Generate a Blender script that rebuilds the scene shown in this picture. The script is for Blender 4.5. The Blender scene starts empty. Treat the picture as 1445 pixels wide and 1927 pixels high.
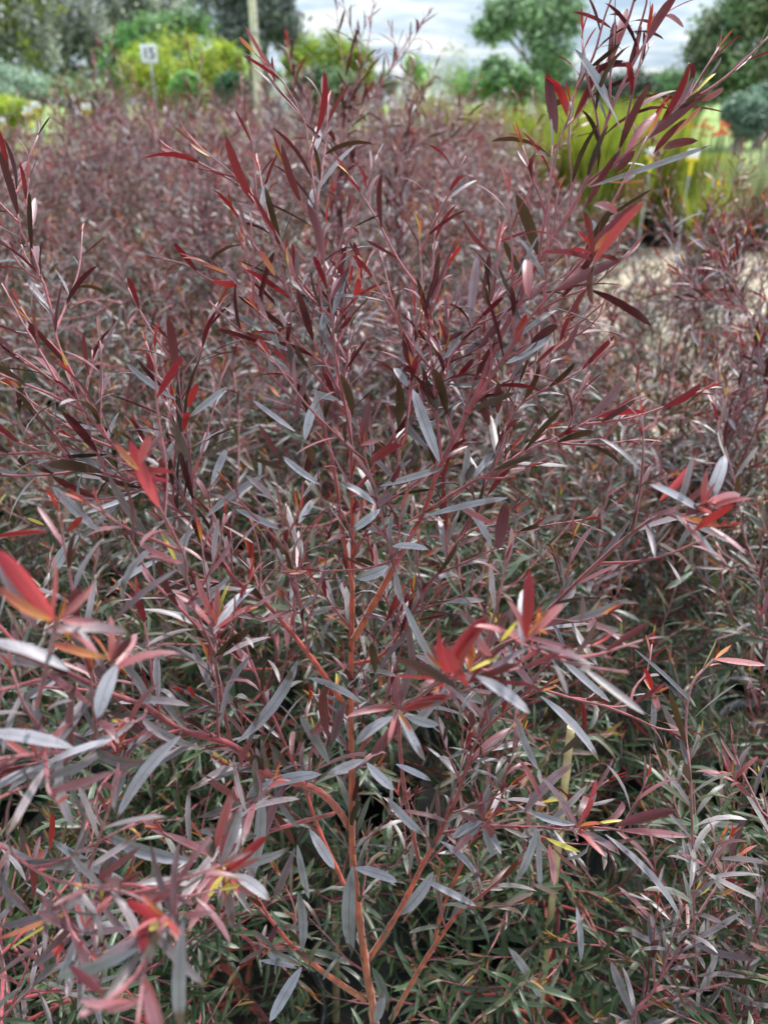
import bpy, math, random
import numpy as np
from mathutils import Vector, Matrix, Euler

rnd = random.Random(11)
rs = np.random.RandomState(11)
S = bpy.context.scene
COL = S.collection

# ------------------------------------------------------------------ camera
CZ = 1.45
PITCH = math.radians(28.1)
F = 1448.0                                   # focal length in pixels of the 1445 x 1927 photograph
cam = bpy.data.cameras.new('camera')
camo = bpy.data.objects.new('camera', cam)
COL.objects.link(camo)
camo.location = (0, 0, CZ)
camo.rotation_euler = (math.radians(90) - PITCH, 0, 0)
cam.sensor_fit = 'VERTICAL'
cam.sensor_height = 34.6
cam.lens = 26.0
cam.clip_start = 0.02
cam.clip_end = 900
cam.dof.use_dof = True
cam.dof.focus_distance = 0.66
cam.dof.aperture_fstop = 5.6
cam.dof.aperture_blades = 0
S.camera = camo

# ------------------------------------------------------------------ light
SUN_EL, SUN_AZ = math.radians(58), math.radians(35)      # azimuth clockwise from +Y
w = bpy.data.worlds.new('World')
S.world = w
w.use_nodes = True
nt = w.node_tree
nt.nodes.clear()
def N(nt, t, **k):
    n = nt.nodes.new(t)
    for a, b in k.items():
        setattr(n, a, b)
    return n
out = N(nt, 'ShaderNodeOutputWorld')
bg = N(nt, 'ShaderNodeBackground'); bg.inputs['Strength'].default_value = 0.068
sky = N(nt, 'ShaderNodeTexSky', sky_type='NISHITA'); sky.sun_disc = False
sky.sun_elevation = SUN_EL; sky.sun_rotation = SUN_AZ
tc = N(nt, 'ShaderNodeTexCoord')
sep = N(nt, 'ShaderNodeSeparateXYZ'); nt.links.new(tc.outputs['Generated'], sep.inputs[0])
# cloud deck: project the direction on a flat layer so the clouds flatten towards the horizon
addz = N(nt, 'ShaderNodeMath', operation='MAXIMUM'); nt.links.new(sep.outputs[2], addz.inputs[0]); addz.inputs[1].default_value = 0.0
addz2 = N(nt, 'ShaderNodeMath', operation='ADD'); nt.links.new(addz.outputs[0], addz2.inputs[0]); addz2.inputs[1].default_value = 0.09
dx = N(nt, 'ShaderNodeMath', operation='DIVIDE'); nt.links.new(sep.outputs[0], dx.inputs[0]); nt.links.new(addz2.outputs[0], dx.inputs[1])
dy = N(nt, 'ShaderNodeMath', operation='DIVIDE'); nt.links.new(sep.outputs[1], dy.inputs[0]); nt.links.new(addz2.outputs[0], dy.inputs[1])
cmb = N(nt, 'ShaderNodeCombineXYZ'); nt.links.new(dx.outputs[0], cmb.inputs[0]); nt.links.new(dy.outputs[0], cmb.inputs[1])
no = N(nt, 'ShaderNodeTexNoise'); no.inputs['Scale'].default_value = 1.15; no.inputs['Detail'].default_value = 6; no.inputs['Roughness'].default_value = 0.55
nt.links.new(cmb.outputs[0], no.inputs['Vector'])
cr = N(nt, 'ShaderNodeValToRGB')
cr.color_ramp.elements[0].position = 0.38; cr.color_ramp.elements[0].color = (4.0, 5.3, 6.8, 1)
cr.color_ramp.elements[1].position = 0.62; cr.color_ramp.elements[1].color = (9.4, 9.8, 10.0, 1)
e = cr.color_ramp.elements.new(0.5); e.color = (6.0, 7.2, 8.4, 1)
nt.links.new(no.outputs['Fac'], cr.inputs[0])
# overcast sky: brighter overhead than at the horizon (CIE overcast distribution)
grad = N(nt, 'ShaderNodeMath', operation='MULTIPLY_ADD'); nt.links.new(addz.outputs[0], grad.inputs[0]); grad.inputs[1].default_value = 2.2; grad.inputs[2].default_value = 1.0
vm = N(nt, 'ShaderNodeVectorMath', operation='SCALE'); nt.links.new(cr.outputs[0], vm.inputs[0]); nt.links.new(grad.outputs[0], vm.inputs['Scale'])
mx = N(nt, 'ShaderNodeMix', data_type='RGBA'); mx.inputs[0].default_value = 0.88
nt.links.new(sky.outputs[0], mx.inputs[6]); nt.links.new(vm.outputs[0], mx.inputs[7])
nt.links.new(mx.outputs[2], bg.inputs[0]); nt.links.new(bg.outputs[0], out.inputs[0])

sun = bpy.data.lights.new('sun', 'SUN'); sun.energy = 5.0; sun.angle = math.radians(5); sun.color = (1.0, 0.97, 0.93)
suno = bpy.data.objects.new('sun', sun); COL.objects.link(suno)
sd = Vector((math.sin(SUN_AZ) * math.cos(SUN_EL), math.cos(SUN_AZ) * math.cos(SUN_EL), math.sin(SUN_EL)))
suno.rotation_euler = sd.to_track_quat('Z', 'Y').to_euler()
suno.location = (3, 4, 8)

S.view_settings.view_transform = 'Standard'
S.view_settings.look = 'None'
S.view_settings.gamma = 1
S.view_settings.use_curve_mapping = False
S.view_settings.exposure = 0.7
S.render.engine = 'CYCLES'
S.cycles.use_denoising = True
S.cycles.max_bounces = 8
S.cycles.diffuse_bounces = 4
S.cycles.transmission_bounces = 4
S.cycles.glossy_bounces = 2

# ------------------------------------------------------------------ pixel -> world
FW = np.array((0, math.cos(PITCH), -math.sin(PITCH)))
UP = np.array((0, math.sin(PITCH), math.cos(PITCH)))
RT = np.array((1.0, 0, 0))
CP = np.array((0, 0, CZ))
def ray(px, py):
    return RT * ((px - 722.5) / F) + UP * ((963.5 - py) / F) + FW
def P(px, py, d):
    """point at camera depth d"""
    return CP + ray(px, py) * d
def at(px, py, Y):
    """point on the vertical plane y = Y"""
    r = ray(px, py)
    return CP + r * (Y / r[1])
def project(p):
    v = np.asarray(p) - CP
    z = v @ FW
    return 722.5 + F * (v @ RT) / z, 963.5 - F * (v @ UP) / z, z

# ------------------------------------------------------------------ helpers
def link(o, parent=None):
    COL.objects.link(o)
    if parent is not None:
        o.parent = parent
    return o
def empty(name, loc=(0, 0, 0)):
    o = bpy.data.objects.new(name, None)
    o.empty_display_size = 0.05
    o.location = loc
    return link(o)
def tag(o, label=None, cat=None, group=None, kind=None):
    if label: o['label'] = label
    if cat: o['category'] = cat
    if group: o['group'] = group
    if kind: o['kind'] = kind
    return o
def norm(v):
    v = np.asarray(v, float)
    return v / (np.linalg.norm(v, axis=-1, keepdims=True) + 1e-12)

def mesh_np(name, V, Fq, mat, cols=None, uv=None, smooth=True):
    """V (n,3); Fq = list of (k, m) index arrays (quads or tris); cols = dict name->(n,3)"""
    me = bpy.data.meshes.new(name)
    nv = len(V)
    me.vertices.add(nv)
    me.vertices.foreach_set('co', np.ascontiguousarray(V, np.float32).ravel())
    loops = np.concatenate([f.ravel() for f in Fq]).astype(np.int32)
    tot = np.concatenate([np.full(len(f), f.shape[1], np.int32) for f in Fq])
    start = np.concatenate([[0], np.cumsum(tot)[:-1]]).astype(np.int32)
    me.loops.add(len(loops)); me.loops.foreach_set('vertex_index', loops)
    me.polygons.add(len(tot)); me.polygons.foreach_set('loop_start', start)
    try:
        me.polygons.foreach_set('loop_total', tot)
    except Exception:
        pass
    if smooth:
        me.polygons.foreach_set('use_smooth', np.ones(len(tot), bool))
    if cols:
        for k, c in cols.items():
            a = me.attributes.new(k, 'FLOAT_COLOR', 'POINT')
            cc = np.ones((nv, 4), np.float32); cc[:, :3] = c
            a.data.foreach_set('color', cc.ravel())
    if uv is not None:
        u = me.uv_layers.new(name='UVMap')
        u.data.foreach_set('uv', uv[loops].astype(np.float32).ravel())
    me.update(calc_edges=True)
    me.materials.append(mat)
    return me

# ---- materials
def mat(name):
    m = bpy.data.materials.new(name); m.use_nodes = True
    t = m.node_tree; b = t.nodes['Principled BSDF']
    return m, t, b
def simple(name, col, rough=0.6, noise=0.0, scale=20, bump=0.0, metal=0, col2=None, detail=4):
    m, t, b = mat(name)
    b.inputs['Base Color'].default_value = (*col, 1); b.inputs['Roughness'].default_value = rough
    b.inputs['Metallic'].default_value = metal
    if noise or col2 or bump:
        tcn = N(t, 'ShaderNodeTexCoord')
        n = N(t, 'ShaderNodeTexNoise'); n.inputs['Scale'].default_value = scale; n.inputs['Detail'].default_value = detail
        t.links.new(tcn.outputs['Object'], n.inputs['Vector'])
        r = N(t, 'ShaderNodeValToRGB')
        c2 = col2 or tuple(min(1, c * (1 + noise)) for c in col)
        c1 = col if col2 else tuple(c * (1 - noise) for c in col)
        r.color_ramp.elements[0].position = 0.35; r.color_ramp.elements[0].color = (*c1, 1)
        r.color_ramp.elements[1].position = 0.65; r.color_ramp.elements[1].color = (*c2, 1)
        t.links.new(n.outputs['Fac'], r.inputs[0]); t.links.new(r.outputs[0], b.inputs['Base Color'])
        if bump:
            bp = N(t, 'ShaderNodeBump'); bp.inputs['Strength'].default_value = bump; bp.inputs['Distance'].default_value = 0.02
            t.links.new(n.outputs['Fac'], bp.inputs['Height']); t.links.new(bp.outputs[0], b.inputs['Normal'])
    return m

def leaf_material(name, veins=True, ktop=1.0, kund=1.0, trans=0.21, rough=0.42, sheen=0.08):
    m, t, b = mat(name)
    L = t.links.new
    at_ = N(t, 'ShaderNodeAttribute', attribute_name='top')
    au = N(t, 'ShaderNodeAttribute', attribute_name='under')
    geo = N(t, 'ShaderNodeNewGeometry')
    mixc = N(t, 'ShaderNodeMix', data_type='RGBA')
    n0 = N(t, 'ShaderNodeTexNoise'); n0.inputs['Scale'].default_value = 38; n0.inputs['Detail'].default_value = 4; L(geo.outputs['Position'], n0.inputs['Vector'])
    m0 = N(t, 'ShaderNodeMapRange'); L(n0.outputs['Fac'], m0.inputs[0]); m0.inputs[1].default_value = .48; m0.inputs[2].default_value = .75; m0.inputs[4].default_value = .55
    mxx = N(t, 'ShaderNodeMath', operation='MAXIMUM'); L(m0.outputs[0], mxx.inputs[0]); L(geo.outputs['Backfacing'], mxx.inputs[1])
    L(mxx.outputs[0], mixc.inputs[0]); st = N(t, 'ShaderNodeVectorMath', operation='SCALE'); L(at_.outputs['Color'], st.inputs[0]); st.inputs['Scale'].default_value = ktop
    su = N(t, 'ShaderNodeVectorMath', operation='SCALE'); L(au.outputs['Color'], su.inputs[0]); su.inputs['Scale'].default_value = kund
    L(st.outputs[0], mixc.inputs[6]); L(su.outputs[0], mixc.inputs[7])
    # blotchy value variation on the blade, and object-to-object variation
    tcn = N(t, 'ShaderNodeTexCoord')
    n = N(t, 'ShaderNodeTexNoise'); n.inputs['Scale'].default_value = 90; n.inputs['Detail'].default_value = 3
    L(geo.outputs['Position'], n.inputs['Vector'])
    oi = N(t, 'ShaderNodeObjectInfo')
    mr = N(t, 'ShaderNodeMapRange'); L(n.outputs['Fac'], mr.inputs[0]); mr.inputs[3].default_value = 0.72; mr.inputs[4].default_value = 1.28
    mo = N(t, 'ShaderNodeMapRange'); L(oi.outputs['Random'], mo.inputs[0]); mo.inputs[3].default_value = 0.85; mo.inputs[4].default_value = 1.15
    mm = N(t, 'ShaderNodeMath', operation='MULTIPLY'); L(mr.outputs[0], mm.inputs[0]); L(mo.outputs[0], mm.inputs[1])
    last = mm.outputs[0]
    if veins:
        uvn = N(t, 'ShaderNodeUVMap')
        sp = N(t, 'ShaderNodeSeparateXYZ'); L(uvn.outputs[0], sp.inputs[0])
        d = N(t, 'ShaderNodeMath', operation='SUBTRACT'); L(sp.outputs[0], d.inputs[0]); d.inputs[1].default_value = 0.5
        a = N(t, 'ShaderNodeMath', operation='ABSOLUTE'); L(d.outputs[0], a.inputs[0])
        # midrib 0..0.05 darker, rim lighter
        rp = N(t, 'ShaderNodeValToRGB'); rp.color_ramp.interpolation = 'LINEAR'
        els = rp.color_ramp.elements
        els[0].position = 0.0; els[0].color = (0.62, 0.62, 0.62, 1)
        els[1].position = 1.0; els[1].color = (1.5, 1.4, 1.4, 1)
        q = els.new(0.035); q.color = (0.72, 0.7, 0.7, 1)
        q = els.new(0.075); q.color = (1.0, 1.0, 1.0, 1)
        q = els.new(0.27); q.color = (1.02, 1.02, 1.02, 1)
        q = els.new(0.30); q.color = (0.9, 0.9, 0.9, 1)
        q = els.new(0.33); q.color = (1.02, 1.02, 1.02, 1)
        q = els.new(0.455); q.color = (1.05, 1.05, 1.05, 1)
        q = els.new(0.49); q.color = (1.45, 1.3, 1.3, 1)
        L(a.outputs[0], rp.inputs[0])
        m2 = N(t, 'ShaderNodeMath', operation='MULTIPLY'); L(last, m2.inputs[0]); L(rp.outputs[0], m2.inputs[1])
        last = m2.outputs[0]
    basec = mixc.outputs[2]
    if veins:
        nf = N(t, 'ShaderNodeTexNoise'); nf.inputs['Scale'].default_value = 60; nf.inputs['Detail'].default_value = 2; L(geo.outputs['Position'], nf.inputs['Vector'])
        ad = N(t, 'ShaderNodeMath', operation='MULTIPLY_ADD'); L(sp.outputs[1], ad.inputs[0]); ad.inputs[1].default_value = .55; L(nf.outputs['Fac'], ad.inputs[2])
        mf = N(t, 'ShaderNodeMapRange'); L(ad.outputs[0], mf.inputs[0]); mf.inputs[1].default_value = 1.02; mf.inputs[2].default_value = 1.12; mf.inputs[4].default_value = .8
        ns = N(t, 'ShaderNodeTexNoise'); ns.inputs['Scale'].default_value = 480; ns.inputs['Detail'].default_value = 1; L(geo.outputs['Position'], ns.inputs['Vector'])
        mk = N(t, 'ShaderNodeMapRange'); L(ns.outputs['Fac'], mk.inputs[0]); mk.inputs[1].default_value = .70; mk.inputs[2].default_value = .76; mk.inputs[4].default_value = .6
        mq = N(t, 'ShaderNodeMath', operation='MAXIMUM'); L(mf.outputs[0], mq.inputs[0]); L(mk.outputs[0], mq.inputs[1])
        mb = N(t, 'ShaderNodeMix', data_type='RGBA'); L(mq.outputs[0], mb.inputs[0]); L(basec, mb.inputs[6]); mb.inputs[7].default_value = (.07, .035, .018, 1)
        basec = mb.outputs[2]
    sc = N(t, 'ShaderNodeVectorMath', operation='SCALE'); L(basec, sc.inputs[0]); L(last, sc.inputs['Scale'])
    L(sc.outputs[0], b.inputs['Base Color'])
    b.inputs['Roughness'].default_value = rough
    b.inputs['Specular IOR Level'].default_value = 0.42
    b.inputs['Sheen Weight'].default_value = sheen
    b.inputs['Sheen Roughness'].default_value = 0.4
    nb = N(t, 'ShaderNodeTexNoise'); nb.inputs['Scale'].default_value = 700; nb.inputs['Detail'].default_value = 2
    L(geo.outputs['Position'], nb.inputs['Vector'])
    bp = N(t, 'ShaderNodeBump'); bp.inputs['Strength'].default_value = 0.25; bp.inputs['Distance'].default_value = 0.0006
    L(nb.outputs['Fac'], bp.inputs['Height']); L(bp.outputs[0], b.inputs['Normal'])
    tr = N(t, 'ShaderNodeBsdfTranslucent')
    gm = N(t, 'ShaderNodeVectorMath', operation='SCALE'); L(su.outputs[0], gm.inputs[0]); gm.inputs['Scale'].default_value = 2.2
    L(gm.outputs[0], tr.inputs['Color'])
    ms = N(t, 'ShaderNodeMixShader'); ms.inputs[0].default_value = trans
    L(b.outputs[0], ms.inputs[1]); L(tr.outputs[0], ms.inputs[2])
    o = t.nodes['Material Output']; L(ms.outputs[0], o.inputs[0])
    return m

def bark_material(name, rough=0.6, bump=0.9, scale=210):
    m, t, b = mat(name)
    L = t.links.new
    ac = N(t, 'ShaderNodeAttribute', attribute_name='top')
    geo = N(t, 'ShaderNodeNewGeometry')
    mp = N(t, 'ShaderNodeMapping'); mp.inputs['Scale'].default_value = (1, 1, 0.22); L(geo.outputs['Position'], mp.inputs[0])
    n = N(t, 'ShaderNodeTexNoise'); n.inputs['Scale'].default_value = scale; n.inputs['Detail'].default_value = 5; n.inputs['Roughness'].default_value = 0.6
    L(mp.outputs[0], n.inputs['Vector'])
    mr = N(t, 'ShaderNodeMapRange'); L(n.outputs['Fac'], mr.inputs[0]); mr.inputs[1].default_value = 0.3; mr.inputs[2].default_value = 0.7
    mr.inputs[3].default_value = 0.55; mr.inputs[4].default_value = 1.45
    sc = N(t, 'ShaderNodeVectorMath', operation='SCALE'); L(ac.outputs['Color'], sc.inputs[0]); L(mr.outputs[0], sc.inputs['Scale'])
    L(sc.outputs[0], b.inputs['Base Color']); b.inputs['Roughness'].default_value = rough
    b.inputs['Sheen Weight'].default_value = 0.3
    bp = N(t, 'ShaderNodeBump'); bp.inputs['Strength'].default_value = bump; bp.inputs['Distance'].default_value = 0.001
    L(n.outputs['Fac'], bp.inputs['Height']); L(bp.outputs[0], b.inputs['Normal'])
    return m

M_LEAF = leaf_material('shrub_leaf', ktop=.78, kund=.56)
M_STEM = bark_material('shrub_stem')
M_TREELEAF = leaf_material('tree_leaf', veins=False, trans=0.2, rough=0.55, sheen=0.0)
M_TRUNK = bark_material('tree_bark', rough=0.8, bump=0.8, scale=9)
M_POT = simple('black_pot_plastic', (0.012, 0.012, 0.013), 0.4, noise=0.3, scale=8)
M_SOIL = simple('potting_soil', (0.03, 0.02, 0.014), 0.95, noise=0.6, scale=60, bump=0.8)

# ------------------------------------------------------------------ leaves (vectorised)
T7 = np.array([0, 0.1, 0.28, 0.5, 0.72, 0.89, 1.0]); W7 = np.array([0.10, 0.46, 0.88, 1.0, 0.93, 0.62, 0.05])
T5 = np.array([0, 0.2, 0.48, 0.78, 1.0]); W5 = np.array([0.12, 0.75, 1.0, 0.80, 0.06])
T4 = np.array([0, 0.3, 0.68, 1.0]); W4 = np.array([0.15, 0.92, 0.82, 0.05])
def leaf_arrays(B, D, Nn, L, W, curl, fold, twist, tA, tB, uA, uB, T=T7, WP=W7, cross=3):
    n = len(B); k = len(T)
    D = norm(D); side = norm(np.cross(D, Nn)); Nn = norm(np.cross(side, D))
    pts = np.zeros((n, k, 3)); pts[:, 0] = B
    ang = np.zeros((n, k))
    for i in range(1, k):
        tm = (T[i] + T[i - 1]) / 2
        a = curl * tm ** 1.3
        st = (T[i] - T[i - 1]) * L
        pts[:, i] = pts[:, i - 1] + st[:, None] * (np.cos(a)[:, None] * D - np.sin(a)[:, None] * Nn)
    for i in range(1, k):
        pts[:, i] += side * (L * twist * .55 * T[i] ** 2)[:, None]
    V = np.zeros((n, k, cross, 3)); UV = np.zeros((n, k, cross, 2))
    for i in range(k):
        a = curl * T[i] ** 1.3
        nn = np.cos(a)[:, None] * Nn + np.sin(a)[:, None] * D
        tw = twist * T[i]
        s = np.cos(tw)[:, None] * side + np.sin(tw)[:, None] * nn
        nn = np.cos(tw)[:, None] * nn - np.sin(tw)[:, None] * side
        hw = (W * WP[i] / 2)[:, None]
        up = hw * np.sin(fold)[:, None] * nn
        if cross == 3:
            V[:, i, 0] = pts[:, i] - s * hw + up
            V[:, i, 1] = pts[:, i]
            V[:, i, 2] = pts[:, i] + s * hw + up
            UV[:, i, :, 0] = (0, .5, 1)
        else:
            V[:, i, 0] = pts[:, i] - s * hw; V[:, i, 1] = pts[:, i] + s * hw
            UV[:, i, :, 0] = (0, 1)
        UV[:, i, :, 1] = T[i]
    q = []
    for i in range(k - 1):
        for c in range(cross - 1):
            q.append((i * cross + c, i * cross + c + 1, (i + 1) * cross + c + 1, (i + 1) * cross + c))
    q = np.array(q)
    Fq = (np.arange(n) * (k * cross))[:, None, None] + q[None]
    t = T[None, :, None, None]
    ct = tA[:, None, None] * (1 - t) + tB[:, None, None] * t
    cu = uA[:, None, None] * (1 - t) + uB[:, None, None] * t
    ct = np.broadcast_to(ct, V.shape); cu = np.broadcast_to(cu, V.shape)
    return V.reshape(-1, 3), Fq.reshape(-1, 4), ct.reshape(-1, 3), cu.reshape(-1, 3), UV.reshape(-1, 2)

def leaves_mesh(name, A, T=T7, WP=W7, cross=3, mat_=None):
    V, Fq, ct, cu, uv = leaf_arrays(A['B'], A['D'], A['N'], A['L'], A['W'], A['curl'], A['fold'], A['twist'], A['tA'], A['tB'], A['uA'], A['uB'], T, WP, cross)
    return mesh_np(name, V, [Fq], mat_ or M_LEAF, {'top': ct, 'under': cu}, uv)

# colour of a leaf from its age a (0 = newest, at the tip; 1 = old) and its height in the canopy g (0 low/green .. 1 high/purple)
def leaf_colours(a, g, r):
    n = len(a)
    tA = np.zeros((n, 3)); tB = np.zeros((n, 3)); uA = np.zeros((n, 3)); uB = np.zeros((n, 3))
    j = r.uniform(0.8, 1.22, (n, 1))
    c1 = r.rand(n)
    # mature
    mt = np.array((.29, .25, .265)) * r.uniform(.6, 1.25, (n, 1)); mu = np.where(c1[:, None] < .45, (.055, .026, .012), (.085, .012, .017))
    tA[:] = mt * j; tB[:] = mt * j * (1, .97, .98)
    uA[:] = mu * j; uB[:] = mu * j
    # middle aged: mauve-pink above, crimson below
    mid = ((a < .55) & (a >= .2)) | (r.rand(n) < .12)
    pk = np.array((.25, .125, .145)) * j
    tA[mid] = (pk * (1.1, .8, .8))[mid]; tB[mid] = pk[mid]
    cr_ = np.array((.20, .013, .022)) * j
    uA[mid] = cr_[mid]; uB[mid] = (cr_ * .85)[mid]
    # young tips
    yo = (a < .2)
    kind = r.rand(n)
    def setc(mask, ta, tb, ua, ub):
        tA[mask] = (np.array(ta) * j)[mask]; tB[mask] = (np.array(tb) * j)[mask]
        uA[mask] = (np.array(ua) * j)[mask]; uB[mask] = (np.array(ub) * j)[mask]
    setc(yo & (kind < .52), (.46, .07, .05), (.38, .12, .12), (.52, .035, .02), (.36, .015, .022))
    setc(yo & (kind >= .40) & (kind < .66), (.42, .20, .19), (.36, .23, .24), (.42, .09, .07), (.36, .06, .07))
    setc(yo & (kind >= .66) & (kind < .80), (.66, .38, .07), (.46, .10, .07), (.66, .32, .05), (.46, .05, .035))
    setc(yo & (kind >= .93), (.72, .62, .10), (.62, .50, .12), (.72, .55, .06), (.66, .3, .05))
    # low, shaded growth: grey-green above, green below
    low = np.clip(1 - g, 0, 1)[:, None] * r.uniform(.78, 1, (n, 1))
    low = np.where(yo[:, None], low * .6, low)
    gt = np.array((.042, .086, .030)) * j; gu = np.array((.034, .105, .014)) * j
    tA = tA * (1 - low) + gt * low; tB = tB * (1 - low) + gt * low
    uA = uA * (1 - low) + gu * low; uB = uB * (1 - low) + gu * low
    return tA, tB, uA, uB

def stem_colour(age):
    """age 0 twig tip .. 1 old wood"""
    keys = [(0, (.26, .11, .12)), (.22, (.20, .035, .048)), (.5, (.20, .018, .026)), (.68, (.34, .046, .02)), (.85, (.25, .07, .026)), (1, (.13, .055, .027))]
    for (a0, c0), (a1, c1) in zip(keys, keys[1:]):
        if age <= a1:
            t = (age - a0) / (a1 - a0)
            return tuple(x + (y - x) * t for x, y in zip(c0, c1))
    return keys[-1][1]

# ---- tubes
class Tubes:
    def __init__(s):
        s.V = []; s.F = []; s.C = []; s.n = 0
    def add(s, pts, rad, cols, sides=6, cap=True):
        pts = np.asarray(pts, float); k = len(pts)
        tan = np.gradient(pts, axis=0); tan = norm(tan)
        ref = np.array((0, 0, 1.0)) if abs(tan[0][2]) < .8 else np.array((1.0, 0, 0))
        x = norm(np.cross(tan, ref)); y = np.cross(tan, x)
        th = np.linspace(0, 2 * math.pi, sides, endpoint=False)
        ring = pts[:, None] + np.asarray(rad)[:, None, None] * (np.cos(th)[None, :, None] * x[:, None] + np.sin(th)[None, :, None] * y[:, None])
        s.V.append(ring.reshape(-1, 3)); s.C.append(np.repeat(np.asarray(cols, float), sides, axis=0))
        i = np.arange(k - 1)[:, None] * sides; jn = np.arange(sides)[None]; j2 = (jn + 1) % sides
        f = np.stack([i + jn, i + j2, i + sides + j2, i + sides + jn], -1).reshape(-1, 4) + s.n
        s.F.append(f)
        if cap:
            last = s.n + (k - 1) * sides
            f4 = [[last, last + 1, last + 2, last + 3]] if sides == 4 else [[last, last + 1, last + 2, last + 3], [last, last + 3, last + 4, last + 5]] if sides == 6 else []
            if f4: s.F.append(np.array(f4))
        s.n += k * sides
    def obj(s, name, m, parent=None):
        me = mesh_np(name, np.concatenate(s.V), [np.concatenate(s.F)], m, {'top': np.concatenate(s.C)})
        return link(bpy.data.objects.new(name, me), parent)

def resample(pts, step):
    pts = np.asarray(pts, float)
    # Catmull-Rom through the points, then even spacing
    p = np.vstack([2 * pts[0] - pts[1], pts, 2 * pts[-1] - pts[-2]])
    o = []
    for i in range(1, len(p) - 2):
        for t in np.linspace(0, 1, 8, endpoint=False):
            a, b, c, d = p[i - 1], p[i], p[i + 1], p[i + 2]
            o.append(.5 * ((2 * b) + (-a + c) * t + (2 * a - 5 * b + 4 * c - d) * t * t + (-a + 3 * b - 3 * c + d) * t ** 3))
    o.append(pts[-1]); o = np.array(o)
    L = np.concatenate([[0], np.cumsum(np.linalg.norm(np.diff(o, axis=0), axis=1))])
    n = max(2, int(L[-1] / step) + 1)
    s = np.linspace(0, L[-1], n)
    return np.stack([np.interp(s, L, o[:, c]) for c in range(3)], 1), L[-1]

class Leaves:
    """collects single leaves, later split into separate objects and one joined mesh"""
    def __init__(s): s.rows = []
    def add(s, B, D, Nn, L, W, curl, fold, twist, age, g, fixed=None):
        s.rows.append((B, D, Nn, L, W, curl, fold, twist, age, g, fixed))
    def arrays(s, r):
        n = len(s.rows)
        A = dict(B=np.array([x[0] for x in s.rows]), D=np.array([x[1] for x in s.rows]), N=np.array([x[2] for x in s.rows]),
                 L=np.array([x[3] for x in s.rows]), W=np.array([x[4] for x in s.rows]), curl=np.array([x[5] for x in s.rows]),
                 fold=np.array([x[6] for x in s.rows]), twist=np.array([x[7] for x in s.rows]))
        A['age'] = np.array([x[8] for x in s.rows]); A['g'] = np.array([x[9] for x in s.rows])
        A['tA'], A['tB'], A['uA'], A['uB'] = leaf_colours(A['age'], A['g'], r)
        A['fixed'] = np.array([x[10] is not None for x in s.rows])
        for i, x in enumerate(s.rows):
            if x[10] is not None:
                A['tA'][i], A['tB'][i], A['uA'][i], A['uB'][i] = x[10]
        return A
def subset(A, m):
    return {k: v[m] for k, v in A.items()}

def leafy(lv, path, r, start=0.0, spacing=0.011, Lm=0.05, tip_len=0.05, g=lambda z: 1.0, dens=1.0, spread=(28, 58), az0=None):
    """leaves round a twig given as an evenly sampled path"""
    path = np.asarray(path); seg = np.linalg.norm(np.diff(path, axis=0), axis=1); cum = np.concatenate([[0], np.cumsum(seg)])
    tot = cum[-1]; s = start * tot + spacing * r.rand(); az = r.rand() * 6.28 if az0 is None else az0
    tan = norm(np.gradient(path, axis=0))
    while s < tot + 1e-6:
        p = np.array([np.interp(s, cum, path[:, c]) for c in range(3)])
        t = norm(np.array([np.interp(s, cum, tan[:, c]) for c in range(3)]))
        ref = np.array((0, 0, 1.0)) if abs(t[2]) < .9 else np.array((1.0, 0, 0))
        x = norm(np.cross(t, ref)); y = np.cross(x, t)
        o = math.cos(az) * x + math.sin(az) * y
        rem = tot - s
        age = min(1.0, rem / tip_len * .45 + r.rand() * .12)
        sz = min(1.0, .38 + rem / tip_len * .62) * r.uniform(.7, 1.15)
        th = math.radians(r.uniform(*spread)) * (.35 + .65 * min(1, rem / tip_len))
        d = math.cos(th) * t + math.sin(th) * o
        nn = -o * math.cos(th) + t * math.sin(th)            # upper face looks at the stem and up
        # a leaf turns its upper face to the light
        nn = nn + np.array((0, 0, .55)) + r.normal(0, .28, 3)
        L = Lm * sz
        W = L / r.uniform(6.8, 10.5)
        curl = r.uniform(-.15, .75) if r.rand() < .85 else r.uniform(.9, 2.2)
        if age < .2 and r.rand() < .5: curl = r.uniform(-.5, .1)
        if r.rand() < dens:
            lv.add(p, d, nn, L, W, curl, r.uniform(.05, .5), r.normal(0, .25), age, g(p[2]))
        if rem < .012:
            break
        s += spacing * r.uniform(.7, 1.3) * (.45 if rem < tip_len * .5 else 1)
        az += 2.4 + r.normal(0, .3)
    # the bud: a few narrow newest leaves closing round the tip
    t = tan[-1]
    for i in range(3):
        o = norm(r.normal(0, 1, 3)); o = norm(o - (o @ t) * t)
        th = r.uniform(.08, .4)
        lv.add(path[-1], math.cos(th) * t + math.sin(th) * o, -o + .2 * t, Lm * r.uniform(.28, .5), Lm * r.uniform(.035, .06), r.uniform(-.3, .5), .6, 0, r.uniform(0, .18), g(path[-1][2]))

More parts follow.
